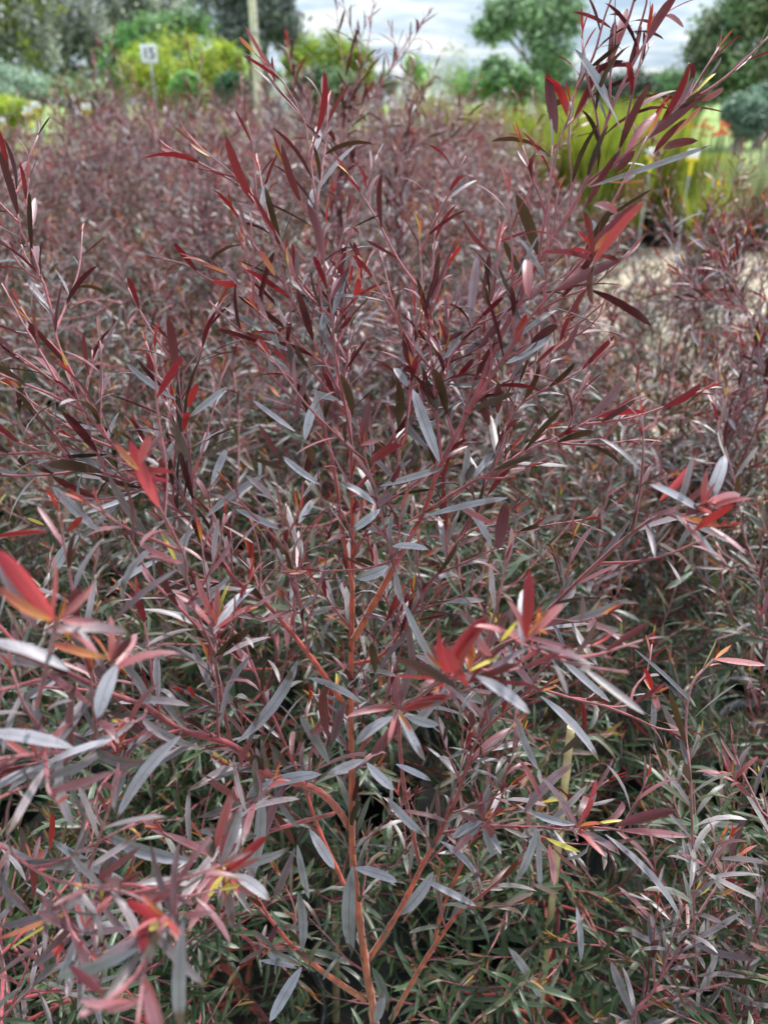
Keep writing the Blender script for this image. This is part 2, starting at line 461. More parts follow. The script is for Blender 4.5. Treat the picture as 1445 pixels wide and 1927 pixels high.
def grow(seed, H=0.95, base=0.22, spread=0.34, nprim=17, leaf=0.047, dens=1.0, glo=0.45, ghi=0.85, spacing=.0125, sides=4, tb=None, lv=None, main=True, bstart=.35, cap=(.84, 1.04)):
    """one burgundy shrub in its own frame, stem base at the origin; returns tubes and leaves"""
    r = np.random.RandomState(seed)
    tb = tb or Tubes(); lv = lv or Leaves()
    g = lambda z: float(np.clip((z - glo) / (ghi - glo) + r.normal(0, .12), 0, 1))
    lean = r.normal(0, .06, 2)
    k = 9
    ms = np.array([(lean[0] * t ** 1.3 + r.normal(0, .008), lean[1] * t ** 1.3 + r.normal(0, .008), base + (H - base) * t) for t in np.linspace(0, 1, k)])
    ms[0, :2] = 0
    path, Lt = resample(ms, .02)
    n = len(path)
    tb.add(path, np.linspace(.0065, .0013, n), [stem_colour(max(0, 1 - 1.1 * i / n)) for i in range(n)], sides + 2 if sides == 4 else sides)
    leafy(lv, path, r, start=.55, spacing=spacing, Lm=leaf, g=g, dens=dens)
    az = r.rand() * 6.28
    for i in range(nprim):
        t = .06 + .86 * (i + r.rand() * .6) / nprim
        b = path[min(n - 1, int(t * n))]
        az += 2.4 + r.normal(0, .25)
        ln = (H - base) * (.80 - .52 * t) * r.uniform(.8, 1.15)
        el = math.radians(r.uniform(28, 48))
        reach = spread * (1.05 - .55 * t) * r.uniform(.75, 1.1)
        up = math.sqrt(max(.01, ln * ln - reach * reach)) if ln > reach else ln * .6
        up = max(.05, min(up, H * r.uniform(*cap) - b[2]))
        ptsb = []
        for q in np.linspace(0, 1, 6):
            rr = reach * (1 - (1 - q) ** 1.5); zz = up * (q ** 1.25)
            ptsb.append(b + np.array((math.cos(az) * rr, math.sin(az) * rr, zz)) + r.normal(0, .006, 3) * (q > 0))
        bp, bl = resample(ptsb, .018)
        m = len(bp)
        r0 = .0034 * (1 - .45 * t)
        tb.add(bp, np.linspace(r0, .0009, m), [stem_colour(max(0, (.82 - .35 * t) * (1 - j / m))) for j in range(m)], sides)
        leafy(lv, bp, r, start=bstart, spacing=spacing, Lm=leaf, g=g, dens=dens)
        ns = max(2, int(bl / .052))
        a2 = r.rand() * 6.28
        for s_ in range(ns):
            f = .16 + .74 * (s_ + r.rand() * .5) / ns
            j = min(m - 2, int(f * m)); sb = bp[j]; tt = norm(bp[j + 1] - bp[j])
            a2 += 2.5 + r.normal(0, .3)
            ref = np.array((0, 0, 1.0)) if abs(tt[2]) < .9 else np.array((1.0, 0, 0))
            x = norm(np.cross(tt, ref)); y = np.cross(x, tt)
            o = math.cos(a2) * x + math.sin(a2) * y
            sl = r.uniform(.06, .17) * (1.15 - .55 * f)
            d0 = norm(tt * .75 + o * .75 + np.array((0, 0, .1)))
            sp = [sb + d0 * sl * q + np.array((0, 0, .25 * sl * q * q)) + r.normal(0, .002, 3) * (q > 0) for q in np.linspace(0, 1, 4)]
            spp, _ = resample(sp, .014)
            mm = len(spp)
            tb.add(spp, np.linspace(.0013, .0006, mm), [stem_colour(.42 * (1 - jj / mm)) for jj in range(mm)], 4)
            leafy(lv, spp, r, start=.05, spacing=spacing * .85, Lm=leaf * r.uniform(.8, 1.1), g=g, dens=dens, tip_len=.035)
    return tb, lv

# ---- a pot
def lathe(profile, seg=20):
    V = []; Fq = []
    for (rr, z) in profile:
        for i in range(seg):
            a = 2 * math.pi * i / seg
            V.append((rr * math.cos(a), rr * math.sin(a), z))
    for k in range(len(profile) - 1):
        for i in range(seg):
            j = (i + 1) % seg
            Fq.append((k * seg + i, k * seg + j, (k + 1) * seg + j, (k + 1) * seg + i))
    return np.array(V), np.array(Fq)
def pot_meshes(rt=.115, h=.22):
    V, Fq = lathe([(.001, 0), (rt * .8, 0), (rt * .97, h - .035), (rt * 1.06, h - .033), (rt * 1.07, h), (rt * 1.0, h), (rt * .97, h - .03)])
    pm = mesh_np('pot', V, [Fq], M_POT)
    V, Fq = lathe([(rt * .97, h - .028), (rt * .5, h - .02), (.001, h - .018)])
    sm = mesh_np('soil', V, [Fq], M_SOIL)
    return pm, sm
POT, SOIL = pot_meshes()

def put_pot(parent):
    o = link(bpy.data.objects.new('pot', POT), parent)
    link(bpy.data.objects.new('soil', SOIL), o)

# ---- shared leaf meshes for the leaves that stand as their own objects
VARIANTS = {}
def variant(cls, ci, tw):
    key = (cls, ci, tw)
    if key not in VARIANTS:
        c = CLASSES[cls]
        curl = CURLS[ci]; a = lambda v: np.array([v], float)
        A = dict(B=a((0, 0, 0)), D=a((0, 1, 0)), N=a((0, 0, 1)), L=a(1)[0:1], W=a(.15), curl=a(curl), fold=a((.15, .4)[tw]), twist=a((-.3, .35)[tw]),
                 tA=a(c[0]), tB=a(c[1]), uA=a(c[2]), uB=a(c[3]))
        VARIANTS[key] = leaves_mesh('leaf', A)
    return VARIANTS[key]
CURLS = [-.4, -.05, .2, .5, 1.1, 1.9]
CLASSES = []
def build_classes():
    r = np.random.RandomState(5)
    for age in (.05, .08, .12, .15, .1, .4, .45, .3, .9, .95, .92, .85, .9):
        for g in (1.0, .45, .05):
            c = leaf_colours(np.array([age]), np.array([g]), r)
            CLASSES.append([x[0] for x in c])
build_classes()
CL = np.array([np.concatenate(c) for c in CLASSES])

def leaf_score(B, L):
    """how large a leaf shows: its length in pixels, 0 when out of the frame"""
    v = B - CP; z = v @ FW
    ok = z > .12
    zz = np.where(ok, z, 1)
    px = 722.5 + F * (v @ RT) / zz; py = 963.5 - F * (v @ UP) / zz
    ins = ok & (px > -60) & (px < 1505) & (py > -60) & (py < 1990)
    return np.where(ins, L / zz * F * (1 + .6 * np.clip((B[:, 2] - .3), 0, 1)), 0)

def leaf_objects(A, root, nmax, origin=np.zeros(3)):
    """the leaves that show largest become objects of their own, the rest one joined part"""
    sc = leaf_score(A['B'] + origin, A['L'])
    sc = sc + A['fixed'] * 1e4
    order = np.argsort(-sc)
    sel = order[:nmax]; sel = sel[sc[sel] > 0]
    rest = np.ones(len(sc), bool); rest[sel] = False
    for i in sel:
        if A['fixed'][i]:
            me = leaves_mesh('leaf', subset(A, np.array([i])))
            o = bpy.data.objects.new('leaf', me)
            link(o, root); continue
        c = np.concatenate((A['tA'][i], A['tB'][i], A['uA'][i], A['uB'][i]))
        cls = int(np.argmin(((CL - c) ** 2).sum(1)))
        ci = int(np.argmin([abs(x - A['curl'][i]) for x in CURLS]))
        o = bpy.data.objects.new('leaf', variant(cls, ci, int(A['twist'][i] > 0)))
        D = norm(A['D'][i]); X = norm(np.cross(D, A['N'][i])); Z = np.cross(X, D)
        L, W = A['L'][i], A['W'][i] / .15
        M = Matrix(((X[0] * W, D[0] * L, Z[0] * L, A['B'][i][0]), (X[1] * W, D[1] * L, Z[1] * L, A['B'][i][1]), (X[2] * W, D[2] * L, Z[2] * L, A['B'][i][2]), (0, 0, 0, 1)))
        o.matrix_local = M
        link(o, root)
    return subset(A, rest)

# ------------------------------------------------------------------ the setting
def sheet(name, pts, z, m):
    V = np.array([(x, y, z) for x, y in pts], float)
    me = mesh_np(name, V, [np.arange(len(pts))[None]], m, smooth=False)
    return tag(link(bpy.data.objects.new(name, me)), kind='structure')
def two_scale(name, c1, c2, c3, s1, s2, rough=0.9, bump=0.6):
    m, t, b = mat(name); L = t.links.new
    tcn = N(t, 'ShaderNodeNewGeometry')
    n1 = N(t, 'ShaderNodeTexNoise'); n1.inputs['Scale'].default_value = s1; n1.inputs['Detail'].default_value = 6
    n2 = N(t, 'ShaderNodeTexNoise'); n2.inputs['Scale'].default_value = s2; n2.inputs['Detail'].default_value = 4
    L(tcn.outputs['Position'], n1.inputs['Vector']); L(tcn.outputs['Position'], n2.inputs['Vector'])
    r1 = N(t, 'ShaderNodeValToRGB'); r1.color_ramp.elements[0].position = .35; r1.color_ramp.elements[1].position = .65
    r1.color_ramp.elements[0].color = (*c1, 1); r1.color_ramp.elements[1].color = (*c2, 1)
    L(n1.outputs['Fac'], r1.inputs[0])
    mx_ = N(t, 'ShaderNodeMix', data_type='RGBA'); r2 = N(t, 'ShaderNodeMapRange'); r2.inputs[1].default_value = .45; r2.inputs[2].default_value = .7
    L(n2.outputs['Fac'], r2.inputs[0]); L(r2.outputs[0], mx_.inputs[0]); L(r1.outputs[0], mx_.inputs[6]); mx_.inputs[7].default_value = (*c3, 1)
    L(mx_.outputs[2], b.inputs['Base Color']); b.inputs['Roughness'].default_value = rough
    bp = N(t, 'ShaderNodeBump'); bp.inputs['Strength'].default_value = bump; bp.inputs['Distance'].default_value = 0.02
    L(n2.outputs['Fac'], bp.inputs['Height']); L(bp.outputs[0], b.inputs['Normal'])
    return m
M_LAWN = two_scale('lawn_grass', (.10, .17, .03), (.16, .24, .04), (.20, .25, .07), .6, 22)
M_GRAVEL = two_scale("gravel", (.33, .275, .19), (.42, .36, .26), (.22, .18, .13), 3, 60, bump=1.0)
M_MAT = simple('weed_mat', (.012, .013, .012), .85, noise=.5, scale=200, bump=.4)
sheet('ground', [(-400, -60), (400, -60), (400, 500), (-400, 500)], 0, M_LAWN)
sheet('gravel_path', [(-.4, -3), (14, -3), (14, 17), (2.6, 17), (-.4, 10.2)], .004, M_GRAVEL)
sheet('weed_mat', [(-4.6, -.4), (1.8, -.4), (1.3, 2.6), (1.3, 6.0), (1.25, 8.4), (-4.6, 8.4)], .008, M_MAT)

# loose stones on the gravel
def pebbles(n):
    r = np.random.RandomState(3)
    x = r.uniform(1.2, 7, n); y = r.uniform(3.5, 11, n); s = r.uniform(.006, .016, n)
    base = np.array([(1, 0, 0), (0, 1, 0), (-1, 0, 0), (0, -1, 0), (0, 0, .7), (0, 0, -.3)])
    V = base[None] * s[:, None, None] * r.uniform(.6, 1.3, (n, 6, 1))
    a = r.rand(n) * 6.28; ca, sa = np.cos(a)[:, None], np.sin(a)[:, None]
    X = V[..., 0] * ca - V[..., 1] * sa + x[:, None]; Y = V[..., 0] * sa + V[..., 1] * ca + y[:, None]; Z = V[..., 2] + .008
    V = np.stack([X, Y, Z], -1)
    f = np.array([(0, 1, 4), (1, 2, 4), (2, 3, 4), (3, 0, 4)])
    Fq = (np.arange(n) * 6)[:, None, None] + f[None]
    c = np.repeat(np.array((.44, .38, .29))[None] * r.uniform(.5, 1.3, (n, 1)), 6, axis=0)
    me = mesh_np('gravel', V.reshape(-1, 3), [Fq.reshape(-1, 3)], M_TRUNK, {'top': c}, smooth=False)
    tag(link(bpy.data.objects.new('gravel', me)), 'loose beige stones lying on the gravel path', 'gravel', kind='stuff')
pebbles(16000)

# ------------------------------------------------------------------ background trees and shrubs
def crown_mesh(name, lobes, size, cols, seed, clumps=26, per=26, spread=.2, droop=0.0, shell=.55):
    """lobes: (centre, radius xyz); clumps of small leaf blades spread through the volume"""
    r = np.random.RandomState(seed)
    B = []; cc = []; shade = []
    for c, rad in lobes:
        c = np.asarray(c); rad = np.asarray(rad)
        for k in range(clumps):
            v = norm(r.normal(0, 1, 3)); rr = r.uniform(shell, 1.0) if r.rand() < .8 else r.uniform(.1, 1)
            ctr = c + v * rad * rr
            col = np.array(cols[r.randint(len(cols))]) * r.uniform(.7, 1.25)
            m = int(per * r.uniform(.6, 1.4))
            p = ctr + r.normal(0, 1, (m, 3)) * rad.mean() * spread
            B.append(p); cc.append(np.repeat(col[None], m, 0) * r.uniform(.8, 1.2, (m, 1)))
    B = np.concatenate(B); cc = np.concatenate(cc); n = len(B)
    D = r.normal(0, 1, (n, 3)); D[:, 2] -= droop; D = norm(D); Nn = r.normal(0, 1, (n, 3)) + np.array((0, 0, .8))
    L = size * r.uniform(.6, 1.4, n); W = L * r.uniform(.3, .55, n)
    z = np.zeros(n)
    A = dict(B=B, D=D, N=Nn, L=L, W=W, curl=z + .3, fold=z, twist=z, tA=cc, tB=cc, uA=cc * .85, uB=cc * .85)
    V, Fq, ct, cu, uv = leaf_arrays(A['B'], A['D'], A['N'], A['L'], A['W'], A['curl'], A['fold'], A['twist'], A['tA'], A['tB'], A['uA'], A['uB'],
                                    np.array([0, .5, 1.0]), np.array([.2, 1, .1]), 2)
    return mesh_np(name, V, [Fq], M_TREELEAF, {'top': ct, 'under': cu}, uv, smooth=False)

def tree(name, label, lobes_px, Y, size, cols, seed, trunks=None, bark=(.2, .17, .14), r0=.16, group=None, cat='tree', clumps=30, per=22, spread=.24, depth=.8, droop=0, shell=.55, kc=1.3):
    """lobes_px: (px, py, radius x px, radius y px) on the plane y = Y"""
    lob = []
    rr = np.random.RandomState(seed + 100)
    for (px, py, rx, ry) in lobes_px:
        c = at(px, py, Y); s = np.linalg.norm(at(px + 1, py, Y) - c)
        rx_, ry_ = rx * s, ry * s
        lob.append((c + np.array((0, rr.uniform(-.4, .4) * rx_ * depth, 0)), (rx_, rx_ * depth, ry_)))
    cx = np.mean([l[0][0] for l in lob]); root = empty(name, (cx, Y, 0)); org = np.array((cx, Y, 0))
    tag(root, label, cat, group)
    tr = trunks if trunks is not None else [(lobes_px[0][0], 0)]
    for (tx, lean) in tr:
        base = at(tx, 188, Y); base[2] = 0
        mids = sorted(lob, key=lambda l: abs(l[0][0] - base[0]))[:max(2, len(lob) // max(1, len(tr)))]
        topz = max(l[0][2] for l in mids); low = min(l[0][2] for l in mids)
        fork = np.array((base[0] + lean * .5, Y + rr.uniform(-.3, .3), max(.15 * topz, low * .62)))
        tp = np.array((base[0] + lean, Y, topz * .92))
        tb = Tubes()
        path, _ = resample([base - org, fork - org, (fork + tp) / 2 - org + rr.normal(0, .15 * r0 * 4, 3) * (1, 1, 0), tp - org], max(.12, topz / 14))
        m = len(path)
        tb.add(path, np.linspace(r0, r0 * .2, m), [np.array(bark) * rr.uniform(.75, 1.25) for _ in range(m)], 8)
        tb.obj('trunk', M_TRUNK, root)
        for l in mids:
            st = path[min(m - 1, int(m * rr.uniform(.3, .6)))]
            en = l[0] - org
            bt = Tubes(); pp, _ = resample([st, st * .45 + en * .55 + rr.normal(0, .1, 3) + (0, 0, .05 * topz), en], max(.12, topz / 12))
            bt.add(pp, np.linspace(r0 * .42, r0 * .1, len(pp)), [np.array(bark) * rr.uniform(.75, 1.2) for _ in pp], 6)
            bt.obj('branch', M_TRUNK, root)
    lo = [(c - org, rad) for c, rad in lob]
    cm = crown_mesh('crown', lo, size, [tuple(min(.5, q * kc) for q in cc_) for cc_ in cols], seed, clumps, per, spread, droop, shell)
    tag(link(bpy.data.objects.new('crown', cm), root), kind='stuff')
    return root

GREY = [(.20, .215, .185), (.25, .26, .225), (.13, .145, .115), (.29, .30, .26)]
OLIVE = [(.155, .18, .10), (.20, .22, .125), (.10, .125, .07)]
DGREEN = [(.10, .17, .08), (.14, .23, .10), (.07, .115, .06)]
MGREEN = [(.08, .16, .05), (.11, .21, .06), (.06, .11, .04)]
YGREEN = [(.26, .36, .03), (.34, .41, .04), (.14, .22, .025), (.36, .37, .05)]
SAGE = [(.20, .28, .20), (.27, .34, .26), (.14, .20, .13)]
GT = 'tall gum trees behind the nursery on the left'
kcg = 1.35
tree('gum_tree', 'grey-green gum tree at the far left edge with a yellowish top', [(-60, 60, 80, 70), (20, 25, 60, 55), (-10, 110, 60, 45), (60, 90, 45, 50), (-30, -50, 80, 60), (45, -30, 60, 50)], 38, .34, GREY + OLIVE + [(.2, .22, .04)], 1, [(20, .5), (-40, -.3)], r0=.2, group=GT, kc=kcg)
tree('gum_tree', 'grey gum tree with several thin dark trunks, second from the left', [(110, 30, 60, 50), (160, 70, 55, 45), (95, 95, 40, 35), (130, -40, 70, 50), (190, 100, 35, 28), (140, 150, 40, 18)], 42, .34, GREY, 2, [(128, .6), (150, -.3), (172, .5)], bark=(.22, .20, .18), r0=.2, group=GT, kc=kcg)
tree('gum_tree', 'grey gum tree above the green shrub beside the numbered sign', [(205, 20, 55, 50), (250, -10, 50, 50), (235, 70, 30, 35), (290, 5, 45, 22), (200, -60, 70, 40)], 46, .36, GREY, 3, [(215, .4), (232, .3)], bark=(.24, .21, .19), r0=.17, group=GT, kc=kcg)
tree('gum_tree', 'thin see-through gum tree showing sky between the grey masses', [(330, 40, 40, 40), (370, 10, 45, 35), (345, -30, 50, 40)], 50, .34, GREY + MGREEN, 4, [(345, .2)], r0=.12, clumps=16, per=16, group=GT, kc=kcg)
tree('gum_tree', 'dark grey rounded gum tree crown behind the pale pole', [(440, 20, 55, 60), (500, 10, 55, 60), (530, 50, 35, 40), (460, 75, 45, 32), (510, -50, 70, 50), (420, -40, 50, 40)], 40, .30, [(.12, .135, .13), (.165, .18, .17), (.09, .10, .095)], 5, [(470, .3), (500, .2)], bark=(.10, .09, .08), r0=.18, clumps=34, per=30, group=GT, kc=kcg)
tree('green_tree', 'mid green tree just above the yellow-green dome shrub', [(300, 75, 45, 32), (350, 60, 45, 28), (270, 95, 35, 35), (330, 40, 40, 16)], 30, .22, MGREEN + DGREEN, 6, [(310, .1)], r0=.1)
tree('green_shrub', 'bright mid green upright shrub left of the numbered sign', [(225, 110, 30, 40), (240, 80, 22, 30), (215, 150, 30, 32), (250, 140, 24, 35)], 24, .13, [(.07, .17, .05), (.10, .22, .06), (.04, .09, .03)], 7, [(228, .1)], r0=.06, cat='shrub')
tree('hedge_tree', 'low dark olive trees under the left gum trees', [(20, 160, 50, 22), (90, 172, 40, 18), (150, 168, 40, 20), (200, 180, 40, 18)], 34, .2, OLIVE + DGREEN, 27, [(60, .1), (150, 0)], r0=.08)
def dome(name, label, px, py, rx, ry, Y, cols, seed, size=.07, group=None, extra=(), n=95, per=60):
    lobes = [(px, py + ry * .1, rx * .86, ry * .86), (px - rx * .5, py + ry * .3, rx * .48, ry * .6), (px + rx * .5, py + ry * .28, rx * .48, ry * .6), (px, py + ry * .6, rx * .8, ry * .5), (px, max(py + ry, 205), rx * .72, 26)] + list(extra)
    return tree(name, label, lobes, Y, size, cols, seed, [(px, 0)], r0=.05, cat='shrub', group=group, clumps=n, per=per, spread=.13, shell=.75, kc=1.1)
dome('dome_shrub', 'wide yellow-green dome shrub behind the white numbered sign', 348, 125, 118, 62, 18, YGREEN, 8, extra=[(420, 120, 40, 32), (270, 140, 38, 40)])
dome('dome_shrub', 'second yellow-green dome shrub right of the pale pole', 620, 110, 85, 52, 17, YGREEN[:3] + [(.14, .2, .03)], 9)
dome('dark_shrub', 'dark green shrub hanging below the second yellow-green dome', 610, 165, 70, 38, 16.2, DGREEN, 10, size=.08)
dome('green_shrub', 'small fresh green shrub in front of the wide dome shrub', 352, 162, 30, 28, 15, [(.16, .32, .10), (.22, .38, .13)], 11, size=.06)
dome('dark_shrub', 'small dark green shrub between the dome shrub and the pale pole', 438, 165, 34, 30, 15, [(.04, .11, .05), (.06, .15, .07)], 12, size=.06)
dome('sage_shrub', 'pale sage-green mound shrub at the left edge', 5, 165, 85, 40, 15, SAGE, 13, size=.06)
dome('hedge', 'low bright yellow-green hedge under the pale sage mound', -20, 200, 90, 14, 13.5, YGREEN, 14, size=.05)
dome('olive_shrub', 'low olive green mound right of the pale sage shrub', 175, 186, 55, 22, 17, OLIVE + [(.13, .17, .03)], 15, size=.07)
tree('leaning_tree', 'tall green tree standing against the cloudy sky right of centre', [(1000, 20, 60, 36), (960, 45, 48, 26), (920, 50, 30, 22), (1040, 60, 48, 42), (1020, 105, 44, 38), (985, -15, 55, 26), (1070, 20, 30, 34), (1050, 140, 36, 30), (940, 20, 34, 16)], 36, .24, [(.17, .25, .14), (.22, .32, .17), (.12, .18, .10)], 16, [(1040, -1.2)], bark=(.16, .14, .12), r0=.22, clumps=24, per=34)
tree('green_shrub', 'dark green rounded tree left of the leaning tree foot', [(900, 160, 45, 30), (950, 150, 40, 34), (985, 165, 35, 26), (930, 130, 26, 20)], 30, .2, DGREEN + MGREEN, 17, [(930, 0)], r0=.08, cat='tree')
tree('sparse_tree', 'pale thin tree with tiny leaves against the sky', [(820, 130, 40, 26), (860, 115, 35, 24), (840, 155, 45, 20)], 32, .13, [(.26, .28, .16), (.2, .24, .12)], 18, [(835, .1), (850, .2)], r0=.05, clumps=18, per=12)
tree('sparse_tree', 'small bright green sapling below the pale thin tree', [(790, 140, 20, 24), (775, 120, 14, 14)], 22, .12, [(.12, .28, .05), (.2, .34, .08)], 19, [(787, 0)], r0=.03, clumps=16, per=14)
dome('dark_shrub', 'blackish green shrub behind the rushes', 1180, 178, 62, 42, 24, [(.03, .045, .03), (.05, .07, .045)], 20, size=.11)
dome('dark_shrub', 'dark shrub low behind the rushes beside the leaning tree', 1080, 180, 50, 26, 26, [(.04, .065, .04), (.06, .09, .05)], 21, size=.11)
dome('green_shrub', 'soft green dome tree left of the big right-hand tree', 1268, 172, 60, 40, 28, [(.06, .13, .05), (.09, .17, .07)], 22, size=.13)
tree('large_tree', 'large dark olive tree filling the top right corner', [(1350, 60, 45, 48), (1400, 20, 60, 50), (1380, 110, 60, 50), (1450, 80, 60, 70), (1330, 105, 34, 34), (1440, -20, 70, 50), (1400, 160, 70, 30), (1345, 145, 30, 25)], 30, .23, OLIVE + DGREEN, 23, [(1405, .3), (1440, .4)], bark=(.12, .10, .08), r0=.2, clumps=34, per=36)
for i, (px, py, rx, ry, Y, lab) in enumerate([(1400, 205, 42, 26, 11, 'pale sage shrub behind the orange flowers, left one'), (1450, 190, 45, 36, 12, 'taller pale sage shrub at the right edge')]):
    dome('sage_shrub', lab, px, py, rx, ry, Y, [(.15, .24, .17), (.20, .29, .21), (.10, .17, .12)], 40 + i, size=.05, group='sage shrubs on the right')
# distant tree line closing the horizon
tl = []
r_ = np.random.RandomState(77)
for px in range(-200, 1700, 48):
    tl.append((px + r_.uniform(-10, 10), 168 + r_.uniform(-8, 6), 42, r_.uniform(14, 26)))
lob = []
for (px, py, rx, ry) in tl:
    c = at(px, py, 75); s = np.linalg.norm(at(px + 1, py, 75) - c); lob.append((c, (rx * s, rx * s * .6, ry * s)))
tag(link(bpy.data.objects.new('treeline', crown_mesh('treeline', lob, .55, DGREEN + OLIVE, 78, 26, 16, .22))), 'far-off dark wood along the horizon', 'wood', kind='stuff')

# ------------------------------------------------------------------ built things in the distance
M_WHITE = simple('white_sheeting', (.80, .82, .83), .45, noise=.04, scale=2)
M_WPLATE = simple('sign_white', (.82, .83, .82), .4, noise=.03, scale=30)
M_BLACK = simple('black_paint', (.02, .02, .02), .5)
M_WOOD = simple('weathered_pole_wood', (.60, .55, .42), .8, noise=.3, scale=30, bump=.3)
M_YEL = simple('yellow_plastic', (.78, .62, .03), .45, noise=.05, scale=30)
M_TAGW = simple('white_tag_plastic', (.85, .85, .80), .4, noise=.03, scale=30)
M_STEEL = simple('galvanised_steel', (.38, .40, .41), .45, noise=.15, scale=30, metal=.6)
M_BAMBOO = simple('bamboo', (.50, .39, .21), .5, noise=.25, scale=40, bump=.2)
M_ORFL = simple('orange_petals', (.85, .16, .05), .6, noise=.25, scale=50)
M_YFL = simple('yellow_petals', (.85, .50, .02), .6, noise=.15, scale=50)

def box_me(name, size, m, bev=0.0):
    x, y, z = [s / 2 for s in size]
    V = np.array([(sx * x, sy * y, sz * z) for sx in (-1, 1) for sy in (-1, 1) for sz in (-1, 1)])
    Fq = np.array([(0, 1, 3, 2), (4, 6, 7, 5), (0, 4, 5, 1), (2, 3, 7, 6), (0, 2, 6, 4), (1, 5, 7, 3)])
    me = mesh_np(name, V, [Fq], m, smooth=False)
    return me
def part(name, me, parent, loc=(0, 0, 0), rot=(0, 0, 0), bev=0):
    o = link(bpy.data.objects.new(name, me), parent); o.location = loc; o.rotation_euler = rot
    if bev:
        b = o.modifiers.new('b', 'BEVEL'); b.width = bev; b.segments = 3
    return o
def tube_me(name, r0, r1, h, m, seg=16, wob=0):
    rr = [(0.001, 0)] + [(r0 + (r1 - r0) * t + wob * rnd.uniform(-1, 1), h * t) for t in np.linspace(0, 1, 9)] + [(.001, h)]
    V, Fq = lathe(rr, seg)
    return mesh_np(name, V, [Fq], m)

# white poly tunnels
def tunnel(px0, px1, pytop, Y, label):
    a = at(px0, 188, Y); b = at(px1, 188, Y); top = at((px0 + px1) / 2, pytop, Y)[2]
    wdt = b[0] - a[0]
    root = empty('poly_tunnel', ((a[0] + b[0]) / 2, Y, 0)); tag(root, label, 'tunnel', 'white poly tunnels far behind the shrubs')
    V = []; Fq = []; k = 14
    for yy in (0, 9):
        for i in range(k + 1):
            t = math.pi * i / k
            V.append((-math.cos(t) * wdt / 2, yy, math.sin(t) ** .8 * top))
    for i in range(k):
        Fq.append((i, i + 1, k + 1 + i + 1, k + 1 + i))
    part('cover', mesh_np('cover', np.array(V), [np.array(Fq)], M_WHITE), root)
    me = mesh_np('end_wall', np.array(V[:k + 1]), [np.arange(k + 1)[None]], M_WHITE, smooth=False)
    part('end_wall', me, root, (0, .01, 0))
    part('door', box_me('door', (wdt * .2, .05, top * .62), M_STEEL), root, (0, -.03, top * .31))
    for yy in (-.03, 3, 6, 9.03):
        tb = Tubes(); tb.add([np.array(V[i]) * (1.01, 0, 1.01) + (0, yy, 0) for i in range(k + 1)], [.03] * (k + 1), [(.4, .4, .4)] * (k + 1)); tb.obj('hoop', M_STEEL, root)
tunnel(735, 800, 150, 42, 'white arched poly tunnel seen just right of the second dome shrub')
tunnel(800, 868, 158, 44, 'white arched poly tunnel below the pale thin tree')
tunnel(500, 560, 150, 44, 'white poly tunnel just right of the pale pole')
def shed(px0, px1, pytop, Y, label):
    a = at(px0, 188, Y); b = at(px1, 188, Y); top = at((px0 + px1) / 2, pytop, Y)[2]; wdt = b[0] - a[0]
    root = empty('shed', ((a[0] + b[0]) / 2, Y, 0)); tag(root, label, 'shed')
    part('wall', box_me('wall', (wdt, 4, top * .8), M_WHITE), root, (0, 2, top * .4))
    part('roof', box_me('roof', (wdt * 1.06, 4.4, top * .06), M_WHITE), root, (0, 2, top * .84), (math.radians(4), 0, 0), .02)
    part('door', box_me('door', (wdt * .18, .06, top * .6), M_STEEL), root, (wdt * .2, -.04, top * .3))
    for x in (-.3, -.05):
        f = part('window', box_me('window', (wdt * .16, .06, top * .25), M_STEEL), root, (wdt * x, -.04, top * .5))
        part('pane', box_me('pane', (wdt * .13, .02, top * .20), M_BLACK), f, (0, -.035, 0))
shed(935, 1010, 156, 40, 'low white shed between the dark green tree and the leaning tree')

# the pale pole
pb = at(487, 188, 13)
root = empty('wooden_pole', (pb[0], 13, 0)); tag(root, 'tall pale wooden pole rising out of the top of the frame', 'pole')
part('shaft', tube_me('shaft', .062, .052, 4.6, M_WOOD, wob=.002), root)
part('cap', tube_me('cap', .07, .065, .05, M_STEEL), root, (0, 0, 4.6))
for z in (1.2, 2.3):
    part('band', tube_me('band', .075, .075, .04, M_STEEL), root, (0, 0, z))

# the numbered sign
Y = 9.0
sc_ = at(281, 101, Y); pw = (at(297, 101, Y) - at(266, 101, Y))[0]
root = empty('number_sign', (sc_[0], Y, 0)); tag(root, 'small white square sign numbered 15 on a thin post above the shrubs', 'sign')
part('post', tube_me('post', .010, .010, sc_[2] + .02, M_STEEL), root, (0, .02, 0))
part('plate', box_me('plate', (pw, .012, pw * .98), M_WPLATE), root, (0, -.004, sc_[2]), bev=.004)
for z in (-.06, .06):
    part('bolt', tube_me('bolt', .006, .006, .01, M_STEEL, 8), root, (0, -.008, sc_[2] + z), (math.radians(90), 0, 0))
fc = bpy.data.curves.new('number', 'FONT'); fc.body = '15'; fc.size = pw * .78; fc.align_x = 'CENTER'; fc.align_y = 'CENTER'; fc.extrude = .001; fc.offset = .0015
fc.materials.append(M_BLACK)
tmp = bpy.data.objects.new('number', fc); COL.objects.link(tmp)
nme = bpy.data.meshes.new_from_object(tmp); bpy.data.objects.remove(tmp)
o = link(bpy.data.objects.new('number', nme), root); o.location = (0, -.0125, sc_[2]); o.rotation_euler = (math.radians(90), 0, 0)

